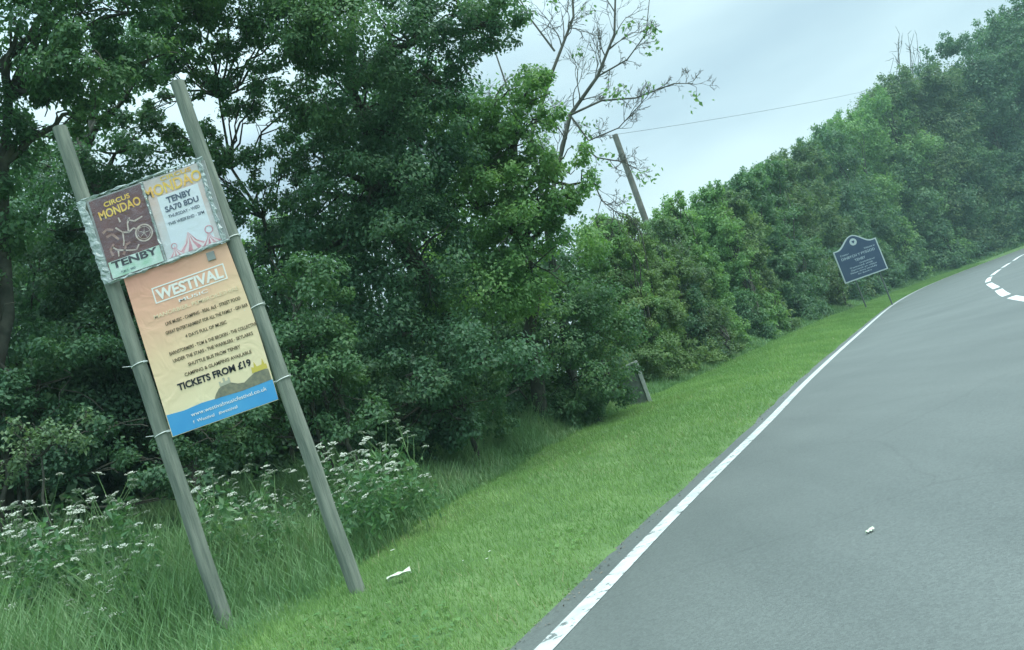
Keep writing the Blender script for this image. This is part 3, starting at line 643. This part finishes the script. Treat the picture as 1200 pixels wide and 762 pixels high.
def parsley_parts(seed):
    rng = np.random.default_rng(seed); mb = MB(); U = []; LV = []
    H = rng.uniform(.9, 1.15)
    main = [Vector((0,0,0)), Vector((rng.uniform(-.05,.05), rng.uniform(-.05,.05), H*.5)), Vector((rng.uniform(-.12,.12), rng.uniform(-.12,.12), H))]
    mb.tube(main, [.006,.005,.003], 5); U.append((main[-1], 0))
    for q in range(7):
        a = rng.uniform(0, 6.28); z = H*rng.uniform(.35, .85); b = main[0].lerp(main[1], z/H*2) if z < H/2 else main[1].lerp(main[2], z/H*2-1)
        e = b+Vector((math.cos(a)*.2, math.sin(a)*.2, rng.uniform(.12, .34))); mb.tube([b, b.lerp(e, .5)+Vector((0,0,-.02)), e], [.003,.002,.002], 4, cap=False); U.append((e, int(rng.integers(0, 4))))
        for w_ in range(12): LV.append(b+Vector((math.cos(a+1)*.26*rng.uniform(.2,1), math.sin(a+1)*.26*rng.uniform(.2,1), rng.normal()*.07)))
    LVa = np.array([list(p) for p in LV]); m_ = len(LVa); nn = np.array([0, 0, 1])+rng.normal(size=(m_, 3))*.5; nn /= np.linalg.norm(nn, axis=1)[:, None]
    V, Fq = rhombi(LVa, rng.normal(size=(m_, 3)), nn, np.full(m_, .10), np.full(m_, .04))
    return mb, U, mesh_np('leaves', V, Fq, M_PLEAF)
M_PLEAF = leaf_mat('parsley_leaf', (.06,.15,.07), (.10,.22,.10), (.17,.28,.14))
PROTO = []
for k in range(4):
    mb, U, lv = parsley_parts(300+k); st = mb.build('stem', M_STEM); sm_ = st.data; bpy.data.objects.remove(st); PROTO.append((sm_, U, lv))
def parsley(x, y, sc, label, group, k):
    root = thing('cow_parsley', label, 'wild flower', (x, y, gz1(x, y)-.03), random.uniform(0, 6.28), group); root.scale = (sc, sc, sc)
    root.rotation_euler.x = random.uniform(-.12, .12); root.rotation_euler.y = random.uniform(-.12, .12)
    a, U, c = PROTO[k % 4]; put('stem', a, root); put('leaves', c, root)
    for p, j in U: q = put('flower_head', UMB[j], root); q.location = p; q.rotation_euler = (random.uniform(-.35,.35), random.uniform(-.35,.35), 0)
random.seed(21)
for k in range(34):
    px = random.uniform(-15, 150); Y = random.uniform(7.0, 8.9); x = at(px, 600, Y).x; parsley(x, Y, random.uniform(.7, 1.2), 'frothy white cow parsley plant in the clump at the left edge', 'cow parsley in the left clump', k)
for k in range(50):
    px = random.uniform(215, 500); Y = random.uniform(7.9, 10.0); x = at(px, 600, Y).x; parsley(x, Y, random.uniform(.6, 1.1), 'frothy white cow parsley plant in the clump between and behind the timber posts', 'cow parsley in the clump behind the posts', k)
for k, (px, py, Y) in enumerate([(100,650,6.9),(112,690,6.4),(45,668,7.0),(135,640,7.2),(90,668,6.7)]):
    x = at(px, py, Y).x; parsley(x, Y, .62, 'stray cow parsley in the tall grass left of the left post', 'stray cow parsley in the tall grass', k)

# ------------------------------------------------------------------ advertising posts and posters
def post(label, x0, x1, ztop, y=6.62, r=.059, seed=0):
    rng = np.random.default_rng(seed); zb = gz1(x0, y)-.35
    root = thing('timber_post', label, 'post', (x0, y, zb), 0, 'timber posts of the poster stand'); H = ztop-zb; mb = MB(); n = 14
    mb.tube([(x0*0+(x1-x0)*i/n+rng.normal()*.002, 0, H*i/n) for i in range(n+1)], [r*(1.04-.1*i/n) for i in range(n+1)], 18)
    mb.build('shaft', M_POST, root, bevel=.006)
    return root
post('left and shorter of the two tall leaning round timber posts', -2.81, -2.925, 4.66, seed=1)
post('right and taller-looking of the two tall leaning round timber posts', -1.775, -1.905, 4.69, seed=2)
def post_x(side, z): return (-2.81-.115*(z-.4)/4.26) if side == 0 else (-1.775-.13*(z-.4)/4.29)

FONTM = {}
def text(body, x, z, h, m, parent, name='lettering', y=-.004, width=None, bold=.0, align='LEFT', shear=0, rot=0, sx=1):
    """real letter shapes, facing -y; h = capital height"""
    cu = bpy.data.curves.new('t', 'FONT'); cu.body = body; cu.size = h/.70; cu.offset = bold*h*.8; cu.shear = shear; cu.extrude = .0006; cu.resolution_u = 3
    o = bpy.data.objects.new('t', cu); COL.objects.link(o)
    bpy.context.view_layer.update()
    me = bpy.data.meshes.new_from_object(o.evaluated_get(bpy.context.evaluated_depsgraph_get())); bpy.data.objects.remove(o)
    n = len(me.vertices); co = np.empty(n*3, np.float32); me.vertices.foreach_get('co', co); co = co.reshape(-1, 3)
    w0 = co[:, 0].max()-co[:, 0].min(); co[:, 0] -= co[:, 0].min()
    k = (width/w0) if width else sx
    co[:, 0] *= k; W = w0*k
    if align == 'CENTER': co[:, 0] -= W/2
    if rot: c, s_ = math.cos(rot), math.sin(rot); xx = co[:, 0]*c-co[:, 1]*s_; co[:, 1] = co[:, 0]*s_+co[:, 1]*c; co[:, 0] = xx
    out_ = np.stack([co[:, 0], -co[:, 2], co[:, 1]], 1); me.vertices.foreach_set('co', out_.ravel().astype(np.float32)); me.materials.clear(); me.materials.append(m); me.update()
    q = put(name, me, parent); q.location = (x, y, z); return q

M_MAROON = mat('maroon_print', (.085,.022,.024), .35, .4, (.15,.05,.045), 5)
M_TAN = mat('tan_print', (.42,.25,.20), .4, .4, (.26,.13,.11), 20)
M_CREAMF = mat('pale_figure_print', (.62,.52,.46), .4, .4, (.45,.33,.28), 30)
M_GOLD = mat('yellow_print', (.80,.58,.06), .4, .4, (.80,.42,.05), 14)
M_WHITE = mat('white_print', (.72,.76,.80), .3, .5, (.66,.72,.78), 3)
M_BLACK = mat('black_print', (.02,.022,.03), .5, .3)
M_NAVYT = mat('navy_print', (.05,.08,.13), .5, .3)
M_GREENP = mat('green_strip_print', (.66,.76,.72), .4, .4, (.38,.60,.46), 9)
M_PINK = mat('pink_print', (.55,.20,.25), .4, .4, (.70,.38,.42), 20)
M_PINKW = mat('pale_pink_print', (.74,.66,.68), .4, .4)
M_ORL = mat('orange_border_print', (.66,.50,.44), .4, .4, (.60,.62,.64), 3)
M_BACK = mat('board_back', (.30,.32,.31), .8, .2)
def film_mat():
    m = mat('crumpled_film', (.50,.58,.57), .18, .7, (.32,.40,.39), 22, 1.0, 26)
    b = m.node_tree.nodes['Principled BSDF']; b.inputs['Alpha'].default_value = .75
    return m
M_FILM = film_mat()
def glaze_mat():
    """clear film laid over the print: thin, glossy, wrinkled"""
    m = bpy.data.materials.new('clear_film'); m.use_nodes = True; t = m.node_tree; t.nodes.clear()
    o = N(t, 'ShaderNodeOutputMaterial'); gl = N(t, 'ShaderNodeBsdfGlossy'); tr = N(t, 'ShaderNodeBsdfTransparent'); mi = N(t, 'ShaderNodeMixShader')
    gl.inputs['Roughness'].default_value = .22; mi.inputs[0].default_value = .09
    n = N(t, 'ShaderNodeTexNoise'); n.inputs['Scale'].default_value = 14; n.inputs['Detail'].default_value = 4; c = N(t, 'ShaderNodeTexCoord'); t.links.new(c.outputs['Object'], n.inputs['Vector'])
    bp = N(t, 'ShaderNodeBump'); bp.inputs['Strength'].default_value = .8; bp.inputs['Distance'].default_value = .03
    t.links.new(n.outputs[0], bp.inputs['Height']); t.links.new(bp.outputs[0], gl.inputs['Normal'])
    t.links.new(tr.outputs[0], mi.inputs[1]); t.links.new(gl.outputs[0], mi.inputs[2]); t.links.new(mi.outputs[0], o.inputs[0]); return m
M_CLEAR = glaze_mat()
M_TIE = mat('cable_tie', (.72,.76,.74), .4, .4)

# -- circus poster board: x 0..1.0, z 0..0.68
BX, BZ = -2.90, 3.285
bd = thing('circus_poster_board', 'film-wrapped board with two circus posters, fixed between the posts above the orange festival poster', 'poster board', (BX, 6.545, BZ), 0)
mb = MB(); mb.box((.035, 0, .0), (1.03, .016, .685)); mb.build('backing_board', M_BACK, bd, bevel=.003)
def film_strip(name, x0, z0, x1, z1, wd, seed):
    rng = np.random.default_rng(seed); n = 26; a = Vector((x0, 0, z0)); b = Vector((x1, 0, z1)); d = (b-a).normalized(); nrm = Vector((-d.z, 0, d.x)); vs = []
    for i in range(n+1):
        p = a.lerp(b, i/n)
        for k in range(4):
            f = (k/3-.5)*wd; vs.append(p+nrm*(f+rng.normal()*.005)+Vector((0, -.012-rng.uniform(0, .014)*(0 < k < 3), 0)))
    mb = MB(); mb.add(vs, [(i*4+k, i*4+k+1, i*4+k+5, i*4+k+4) for i in range(n) for k in range(3)]); return mb.build(name, M_FILM, bd)
film_strip('film_edge', .018, -.008, -.002, .70, .07, 1)
film_strip('film_edge', .0, .695, 1.03, .70, .020, 2)
film_strip('film_edge', .0, -.008, 1.03, -.002, .022, 3)
film_strip('film_edge', .985, .0, .993, .69, .035, 4)
film_strip('film_edge', .505, .01, .503, .68, .012, 5)
mb = MB(); nn_ = 14; vs = []
for i in range(nn_+1):
    for j in range(nn_+1): vs.append((.04+.98*i/nn_, -.0115+.002*math.sin(i*1.7+j*.9), .01+.67*j/nn_))
mb.add(vs, [(i*(nn_+1)+j, (i+1)*(nn_+1)+j, (i+1)*(nn_+1)+j+1, i*(nn_+1)+j+1) for i in range(nn_) for j in range(nn_)], True); mb.build('clear_film', M_CLEAR, bd)

# left poster 0.43 x 0.655
p1 = MB(); p1.box((.055, -.003, .012), (.49, -.0002, .672)); p1 = p1.build('maroon_circus_poster', M_MAROON, bd); p1['label'] = 'maroon circus poster with a wheel and riders above a TENBY strip'
mb = MB(); mb.box((.062, -.0045, .015), (.488, -.003, .150)); mb.build('pale_strip', M_GREENP, p1)
text('TENBY', .275, .090, .055, M_BLACK, p1, y=-.006, width=.38, bold=.06, align='CENTER')
text('TUES 2 - WED', .14, .035, .018, M_NAVYT, p1, y=-.006, width=.12)
text('CIRCUS', .275, .590, .038, M_GOLD, p1, y=-.006, width=.22, bold=.05, align='CENTER', rot=R(2))
text('MONDAO', .28, .505, .068, M_GOLD, p1, y=-.006, width=.35, bold=.045, align='CENTER', rot=R(3))
mb = MB()   # big wheel at the right, figures to the left, as pale shapes
def ring(mb, cx, cz, r, t, y=-.0055, n=28):
    vs = []
    for i in range(n):
        a = 2*math.pi*i/n; vs += [(cx+math.cos(a)*r, y, cz+math.sin(a)*r), (cx+math.cos(a)*(r-t), y, cz+math.sin(a)*(r-t))]
    mb.add(vs, [(2*i, 2*i+1, (2*i+3) % (2*n), (2*i+2) % (2*n)) for i in range(n)])
ring(mb, .405, .285, .072, .012); ring(mb, .405, .285, .052, .004)
for a in range(5): c_, s_ = math.cos(a*1.256), math.sin(a*1.256); mb.add([(.405-s_*.003, -.0057, .285+c_*.003), (.405+s_*.003, -.0057, .285-c_*.003), (.405+c_*.062, -.0057, .285+s_*.062)], [(0, 1, 2)])
def limb2(mb, pts, w_, y=-.0057):
    for (xa, za), (xb, zb) in zip(pts, pts[1:]):
        d = Vector((xb-xa, zb-za)).normalized(); nx_, nz_ = -d.y*w_/2, d.x*w_/2
        mb.add([(xa+nx_, y, za+nz_), (xa-nx_, y, za-nz_), (xb-nx_*.7, y, zb-nz_*.7), (xb+nx_*.7, y, zb+nz_*.7)], [(0, 1, 2, 3)])
for P_ in ([(.20,.40),(.245,.345),(.29,.33),(.335,.35)], [(.245,.345),(.235,.28),(.22,.24)], [(.29,.33),(.30,.40),(.33,.44)], [(.31,.43),(.36,.40),(.43,.415)], [(.13,.26),(.17,.22),(.25,.19)], [(.17,.22),(.16,.17)], [(.25,.19),(.31,.175),(.34,.21)], [(.335,.35),(.36,.33),(.39,.345)], [(.25,.43),(.245,.47)]): limb2(mb, P_, .014)
mb.build('riders_and_wheel_print', M_CREAMF, p1)
mb = MB()
for P_ in ([(.09,.39),(.13,.41),(.18,.39)], [(.11,.35),(.16,.36),(.20,.30)], [(.12,.19),(.11,.24),(.15,.28)], [(.20,.17),(.24,.24),(.28,.25)]): limb2(mb, P_, .022)
mb.build('horses_print', M_TAN, p1)
# right poster
p2 = MB(); p2.box((.515, -.003, .012), (.965, -.0002, .676)); p2 = p2.build('white_circus_poster', M_ORL, bd); p2['label'] = 'white circus poster with TENBY SA70 8DU over a pink striped tent'
mb = MB(); mb.box((.585, -.0042, .030), (.925, -.003, .520)); mb.build('white_panel', M_WHITE, p2)
text('MONDAO', .735, .535, .088, M_GOLD, p2, y=-.006, width=.48, bold=.045, align='CENTER', rot=R(1))
text('CIRCUS', .78, .635, .032, M_GOLD, p2, y=-.006, width=.26, bold=.05, align='CENTER')
text('TENBY', .755, .447, .048, M_NAVYT, p2, y=-.006, width=.21, bold=.07, align='CENTER')
text('SA70 8DU', .757, .380, .044, M_NAVYT, p2, y=-.006, width=.28, bold=.06, align='CENTER')
text('THURSDAY - WED', .757, .327, .026, M_NAVYT, p2, y=-.006, width=.26, bold=.015, align='CENTER')
text('THIS WEEKEND - 2PM', .757, .270, .024, M_NAVYT, p2, y=-.006, width=.30, bold=.02, align='CENTER')
mb = MB(); mw = MB()
for j, (cx, bw, h_) in enumerate([(.735, .16, .155), (.60, .07, .085), (.885, .09, .10)]):
    z0 = .02
    for i in range(8):
        xa = cx-bw+2*bw*i/8; xb = cx-bw+2*bw*(i+1)/8; m_ = mb if i % 2 else mw
        ya = -.0055-.0003*j
        m_.add([(xa, ya, z0), (xb, ya, z0), (cx+(xb-cx)*.32, ya, z0+h_*.45), (cx, ya, z0+h_), (cx+(xa-cx)*.32, ya, z0+h_*.45)], [(0, 1, 2, 3, 4)])
ring(mb, .90, .135, .035, .008, -.0062, 16); ring(mb, .60, .10, .025, .006, -.0062, 14)
mb.build('tent_stripes_print', M_PINK, p2); mw.build('tent_canvas_print', M_PINKW, p2)

# -- festival poster
fx, fz, FW, FH = -2.765, 1.965, .875, 1.315
def grad_mat():
    m = bpy.data.materials.new('sunset_print'); m.use_nodes = True; t = m.node_tree; b = t.nodes['Principled BSDF']; b.inputs['Roughness'].default_value = .38
    c = N(t, 'ShaderNodeTexCoord'); s = N(t, 'ShaderNodeSeparateXYZ'); t.links.new(c.outputs['Generated'], s.inputs[0])
    n = N(t, 'ShaderNodeTexNoise'); n.inputs['Scale'].default_value = 1.6; t.links.new(c.outputs['Generated'], n.inputs['Vector'])
    a = N(t, 'ShaderNodeMath', operation='MULTIPLY_ADD'); a.inputs[1].default_value = .35; a.inputs[2].default_value = -.17; t.links.new(n.outputs[0], a.inputs[0])
    d = N(t, 'ShaderNodeMath', operation='ADD'); t.links.new(s.outputs[2], d.inputs[0]); t.links.new(a.outputs[0], d.inputs[1])
    x2 = N(t, 'ShaderNodeMath', operation='MULTIPLY_ADD'); x2.inputs[1].default_value = -.22; x2.inputs[2].default_value = .1; t.links.new(s.outputs[0], x2.inputs[0])
    d2 = N(t, 'ShaderNodeMath', operation='ADD'); t.links.new(d.outputs[0], d2.inputs[0]); t.links.new(x2.outputs[0], d2.inputs[1])
    r = N(t, 'ShaderNodeValToRGB'); e = r.color_ramp.elements; e[0].position = .15; e[0].color = (.82,.70,.45,1); e[1].position = 1; e[1].color = (.74,.36,.26,1)
    x = e.new(.55); x.color = (.84,.61,.38,1); x = e.new(.8); x.color = (.80,.46,.31,1)
    t.links.new(d2.outputs[0], r.inputs[0]); t.links.new(r.outputs[0], b.inputs['Base Color']); 
    n5 = N(t, 'ShaderNodeTexNoise'); n5.inputs['Scale'].default_value = 5; n5.inputs['Detail'].default_value = 2; n5.inputs['Distortion'].default_value = 1.5; t.links.new(c.outputs['Object'], n5.inputs['Vector'])
    bp = N(t, 'ShaderNodeBump'); bp.inputs['Strength'].default_value = .28; bp.inputs['Distance'].default_value = .03; t.links.new(n5.outputs[0], bp.inputs['Height']); t.links.new(bp.outputs[0], b.inputs['Normal'])
    return m
M_BLUE = mat('blue_print', (.05,.30,.62), .35, .4, (.08,.36,.66), 3)
M_WT = mat('white_text_print', (.85,.83,.78), .5, .3)
M_PEACH = mat('cream_text_print', (.84,.68,.46), .5, .3)
M_BRN = mat('brown_text_print', (.13,.10,.06), .5, .3)
M_ISL = mat('island_print', (.16,.17,.13), .5, .3, (.26,.25,.17), 30)
M_CASTLE = mat('castle_print', (.45,.44,.34), .5, .3)
M_YEL = mat('gorse_print', (.62,.50,.10), .5, .3)
fb = thing('festival_poster', 'orange festival poster with a blue foot, tied between the two timber posts', 'poster', (fx, 6.56, fz), 0)
NX, NZ = 14, 20; mb = MB(); vs = []
for i in range(NX+1):
    for j in range(NZ+1):
        x = FW*i/NX; z = FH*j/NZ; x += (.035*math.sin(math.pi*j/NZ*1.0+.3)*(-1)+.02)*(i/NX)**4*-1*.6
        vs.append((x, .0, z))
n1 = len(vs); vs += [(a, .004, c) for a, b, c in vs[:n1]]; k = NZ+1
fs = [(i*k+j, (i+1)*k+j, (i+1)*k+j+1, i*k+j+1) for i in range(NX) for j in range(NZ)]; fs += [tuple(n1+q for q in f[::-1]) for f in fs]
for i in range(NX): fs += [(i*k, n1+i*k, n1+(i+1)*k, (i+1)*k), (i*k+NZ, (i+1)*k+NZ, n1+(i+1)*k+NZ, n1+i*k+NZ)]
for j in range(NZ): fs += [(j, j+1, n1+j+1, n1+j), (NX*k+j, n1+NX*k+j, n1+NX*k+j+1, NX*k+j+1)]
mb.add(vs, fs); mb.build('printed_sheet', grad_mat(), fb)
mb = MB(); pr = [(.006,.004),(.870,.004),(.874,.165),(.80,.172),(.62,.160),(.45,.168),(.30,.176),(.15,.166),(.006,.176)]; mb.prism(pr, -.0016, -.0004); blue = mb.build('blue_band', M_BLUE, fb)
text('www.westivalmusicfestival.co.uk', .19, .100, .030, M_WT, blue, y=-.003, width=.62)
text('f  Westival   #westival', .19, .045, .024, M_WT, blue, y=-.003, width=.36)
mb = MB(); mb.prism([(.40,.167),(.42,.20),(.455,.235),(.50,.255),(.56,.250),(.61,.225),(.66,.215),(.71,.24),(.76,.262),(.82,.27),(.868,.255),(.868,.166),(.62,.159),(.45,.168)], -.0024, -.0018); isl = mb.build('island_silhouette', M_ISL, fb)
mb = MB(); mb.prism([(.47,.245),(.47,.285),(.485,.285),(.485,.270),(.505,.270),(.505,.305),(.522,.305),(.522,.275),(.545,.275),(.545,.295),(.56,.295),(.56,.25)], -.0030, -.0026); mb.build('castle_print', M_CASTLE, isl)
mb = MB(); mb.prism([(.74,.262),(.745,.31),(.765,.30),(.775,.345),(.79,.30),(.83,.305),(.845,.35),(.853,.30),(.866,.30),(.866,.262)], -.0030, -.0026); mb.build('gorse_print', M_YEL, isl)
mb = MB(); x0, x1, z0, z1, t_ = .185, .785, 1.035, 1.165, .010; y = -.0022
for q in ((x0,z0,x1,z0+t_), (x0,z1-t_,x1,z1), (x0,z0+t_,x0+t_,z1-t_), (x1-t_,z0+t_,x1,z1-t_)): mb.box((q[0], y, q[1]), (q[2], y+.0014, q[3]))
mb.build('title_box', M_WT, fb)
text('WESTIVAL', .485, 1.058, .082, M_WT, fb, y=-.003, width=.55, bold=.06, align='CENTER')
text('MUSIC', .485, .985, .026, M_WT, fb, y=-.003, width=.24, bold=.02, align='CENTER')
text('MANORBIER, PEMBROKESHIRE', .49, .925, .030, M_PEACH, fb, y=-.003, width=.70, bold=.03, align='CENTER')
LN = [('LIVE MUSIC - CAMPING - REAL ALE - STREET FOOD', .845, .62, .52), ('GREAT ENTERTAINMENT FOR ALL THE FAMILY - GIN BAR', .775, .68, .53), ('4 DAYS FULL OF MUSIC', .700, .34, .50), ('BARNSTORMERS - TOM & THE BROKEN - THE COLLECTIVE', .610, .72, .53),
      ('UNDER THE STARS - THE WARBLERS - SKYLARKS', .548, .66, .51), ('SHUTTLE BUS FROM TENBY', .482, .43, .50), ('CAMPING & GLAMPING AVAILABLE', .415, .55, .51)]
for s_, z, w_, cx in LN: text(s_, cx, z, .026, M_BRN, fb, y=-.003, width=w_, bold=.025, align='CENTER')
text('TICKETS FROM £19', .455, .325, .052, M_BLACK, fb, y=-.003, width=.60, bold=.06, align='CENTER')
mb = MB(); mb.box((.68, -.010, 1.215), (.745, -.001, 1.285)); mb.build('clip', M_BACK, fb, bevel=.003)
def tie(side, z, parent, tail=.06, r=.062):
    cx = post_x(side, z)-parent.location.x; cy = 6.62-parent.location.y; zz = z-parent.location.z; mb = MB()
    mb.tube([(cx+math.cos(a)*r, cy+math.sin(a)*r, zz+.010*math.cos(a)) for a in [2*math.pi*i/24 for i in range(24)]], .0045, 6, closed=True)
    d = -1 if side == 0 else 1
    mb.tube([(cx+d*r*.9, cy-r*.3, zz+.005), (cx+d*(r+tail), cy-r*.5, zz+.02)], [.004, .002], 5)
    mb.tube([(cx-d*r*.8, cy-r*.6, zz), (cx-d*(r+.03), cy-r*.95, zz-.004)], .004, 5)
    mb.build('cable_tie', M_TIE, parent)
tie(0, 2.60, fb); tie(0, 2.02, fb); tie(1, 2.72, fb, .01); tie(1, 2.11, fb, .01); tie(1, 3.31, bd, .06)

# ------------------------------------------------------------------ blue town sign
M_SBLUE = mat('sign_blue', (.022,.048,.100), .45, .4, (.032,.062,.115), 2)
M_SEDGE = mat('sign_pale_border', (.42,.50,.50), .5, .3)
M_SLET = mat('sign_lettering', (.36,.45,.50), .5, .3)
M_SPOST = mat('sign_post_grey', (.10,.12,.11), .6, .3)
def town_sign():
    Y = 47.5; c = at(1012, 338, Y); W = 2.38; Hs = 1.72
    bl = at(990, 332, Y); br = at(1041, 316, Y); W = (br.x-bl.x); zb = (bl.z+br.z)/2-gz1(c.x, Y)
    root = thing('town_sign', 'dark blue town sign with pale border and arched top on the far verge', 'road sign', ((bl.x+br.x)/2, Y, gz1(c.x, Y)))
    sl = W*.5; Hsd = W*.74; Ht = W*.97
    def outline(k):
        a = sl-k; P = [(-a, zb+k), (a, zb+k), (a, zb+Hsd-k)]
        for i in range(1, 24):
            t = i/24; x = a-2*a*t; q = abs(x)/a
            bump = .5*(1+math.cos(math.pi*min(1, q/.82)))
            P.append((x, zb+Hsd-k+(Ht-Hsd)*bump))
        return P+[(-a, zb+Hsd-k)]
    mb = MB(); mb.prism(outline(0), -.03, .03); mb.build('border', M_SEDGE, root)
    mb = MB(); mb.prism(outline(.065), -.036, -.030); pn = mb.build('panel', M_SBLUE, root)
    mb = MB(); n = 24; cz = zb+Ht-.40
    for r_, y_ in ((.20, -.043),): mb.prism([(math.cos(2*math.pi*i/n)*r_, cz+math.sin(2*math.pi*i/n)*r_) for i in range(n)], y_, -.036)
    em = mb.build('crest', M_SEDGE, root)
    mb = MB(); mb.prism([(-.10,cz+.10),(-.10,cz-.02),(0,cz-.13),(.10,cz-.02),(.10,cz+.10)], -.047, -.043); mb.build('shield', M_SLET, em)
    mb = MB(); mb.prism([(-.07,cz+.07),(-.07,cz),(0,cz-.08),(.07,cz),(.07,cz+.07)], -.050, -.047); mb.build('shield_field', M_SBLUE, em)
    T = zb
    for s_, x, z, h, w_ in [('Croeso i', -.72, 1.47, .10, .5), ('Welcome to', .74, 1.47, .10, .62), ('DINBYCH Y PYSGOD', 0, 1.24, .14, 1.95), ('TENBY', .02, .98, .14, .62), ('Gefeilldref', .35, .80, .07, .9),
                          ('Twinned with', -.05, .66, .08, 1.35), ('Gyrrwch yn ofalus', .05, .52, .08, 1.5), ('Please drive carefully', 0, .38, .08, 1.55), ('Sir Benfro', .0, .24, .07, .8)]:
        text(s_, x, T+z, h, M_SLET, pn, y=-.038, width=w_, bold=.02, align='CENTER')
    for x in (-.62, .78):
        mb = MB(); mb.tube([(x, .08, -.3), (x, .08, zb+.9)], .04, 12); mb.build('post', M_SPOST, root)
town_sign()

# ------------------------------------------------------------------ grey marker slab by the hedge
def marker():
    Y = 19.0; b = at(760, 472, Y); z = gz1(b.x, Y); H = at(748, 423, Y).z-z
    root = thing('marker_slab', 'grey concrete marker slab with a pale right edge at the foot of the hedge', 'marker', (b.x, Y, z), R(-6))
    M_C = mat('shaded_concrete', (.13,.16,.14), .9, .2, (.07,.10,.075), 6, .5, 30); M_P = mat('lit_concrete', (.40,.43,.41), .85, .2, (.30,.34,.31), 9, .4, 30)  # dark face tone and pale edge tone put shade and light into the colour
    mb = MB(); mb.prism([(-.46,-.15),(0,-.15),(0,H-.02),(-.40,H-.06)], -.03, .05); mb.build('slab', M_C, root, bevel=.01)
    mb = MB(); mb.prism([(.002,-.2),(.085,-.2),(.085,H+.0),(.065,H+.03),(.002,H+.02)], -.06, .08); mb.build('lit_edge', M_P, root, bevel=.008)  # pale strip standing for the lit narrow side of the slab
    mb = MB(); mb.prism([(-.30,H-.042),(-.003,H-.018),(-.003,H+.02),(-.30,H-.01)], -.05, .07); mb.build('lit_top', M_P, root, bevel=.008)  # pale strip standing for the lit top of the slab
marker()

# ------------------------------------------------------------------ utility pole and wire
def pole():
    Y = 36; t = at(720.5, 158, Y); b = at(768, 290, Y); z = gz1(b.x, Y)
    O = Vector((b.x, Y, z)); root = thing('utility_pole', 'slim timber utility pole rising behind the hedge against the sky', 'pole', O)
    bot = Vector((b.x+(b.x-t.x)*((b.z-z)/(t.z-b.z))*1.0, Y, z-.4))
    mb = MB(); mb.tube([bot-O, t-O], [.165, .125], 14); mb.build('shaft', M_POLE, root, bevel=.01)
    M_I = mat('insulator', (.25,.26,.26), .3, .5); mb = MB(); p = t-O
    mb.tube([p+Vector((-.26, 0, -.07)), p+Vector((.05, 0, -.09))], .03, 8); mb.tube([p+Vector((-.22, 0, -.06)), p+Vector((-.22, 0, .05))], [.05, .035], 8); mb.build('insulator', M_I, root)
    a = t+Vector((-.22, 0, .05)); e = at(1260, 28, 95); n = 30
    mb = MB(); mb.tube([a.lerp(e, i/n)-Vector((0, 0, 1.3*4*(i/n)*(1-i/n))) for i in range(n+1)], .009, 5)
    o = mb.build('overhead_wire', mat('wire', (.10,.11,.11), .6, .3)); o['label'] = 'thin overhead wire crossing the sky from the pole to the right'; o['category'] = 'wire'
pole()

# ------------------------------------------------------------------ litter and small things
M_LIT = mat('pale_litter', (.50,.60,.42), .6, .3, (.66,.72,.60), 12)
def ground_hit(px, py):
    a, b, c = ray(px, py); Y = 3.0
    for _ in range(4000):
        p = Vector((a*Y/b, Y, EYE+c*Y/b))
        if p.z <= gz1(p.x, p.y)+.0: return p
        Y += .02 if Y < 15 else .1
    return p
def crumple(name, label, cat, px, py, L, W, m, rz, group=None, lift=.03):
    p = ground_hit(px, py); rng = np.random.default_rng(int(px)); mb = MB(); n = 6; vs = []
    for i in range(n+1):
        for j in range(4): vs.append(((i/n-.5)*L, (j/3-.5)*W*(.5+.5*math.sin(math.pi*(i+.6)/(n+1.2))), lift+(rng.uniform(0, .025)+.02*math.sin(j*2.1))*min(1, L/.15)))
    mb.add(vs, [(i*4+j, i*4+j+1, i*4+j+5, i*4+j+4) for i in range(n) for j in range(3)])
    o = mb.build(name, m); zz = gz1(p.x, p.y)
    if zz < 0:      # lying on the asphalt
        a, b, c = ray(px, py); k = -EYE/c; p = Vector((a*k, b*k, 0)); zz = .004
    o.location = (p.x, p.y, zz); o.rotation_euler.z = rz
    md = o.modifiers.new('thick', 'SOLIDIFY'); md.thickness = .004
    o['label'] = label; o['category'] = cat
    if group: o['group'] = group
crumple('litter_scrap', 'long pale scrap of litter on the mown verge right of the posts', 'litter', 471, 684, .19, .06, M_LIT, R(8), lift=.055)
crumple('litter_scrap', 'white scrap lying alone on the asphalt lane', 'litter', 1020, 624, .055, .022, M_LIT, R(20), lift=.002)
M_DAISY = mat('daisy_white', (.8,.82,.76), .7, .2)
for k, (px, py, lb, r) in enumerate([(463,655,'white daisy just above the long scrap of litter',.022),(577,658,'upper of two tiny daisies in the mown verge near the road',.012),(574,667,'lower of two tiny daisies in the mown verge near the road',.012),(546,669,'faint tiny daisy left of the two in the mown verge',.008)]):
    p = ground_hit(px, py); root = thing('daisy', lb, 'flower', (p.x, p.y, gz1(p.x, p.y)), 0, 'daisies in the mown verge')
    mb = MB(); mb.tube([(0,0,0), (.004,0,.075)], .0015, 4); mb.build('stem', M_STEM, root)
    mb = MB()
    for q in range(9):
        a = q*.698; c_, s_ = math.cos(a), math.sin(a); mb.add([(.004,0,.076), (.004+c_*r*.8-s_*r*.2, s_*r*.8+c_*r*.2, .080), (.004+c_*r*1.1, s_*r*1.1, .079), (.004+c_*r*.8+s_*r*.2, s_*r*.8-c_*r*.2, .080)], [(0, 3, 2, 1)])
    mb.build('petals', M_DAISY, root)
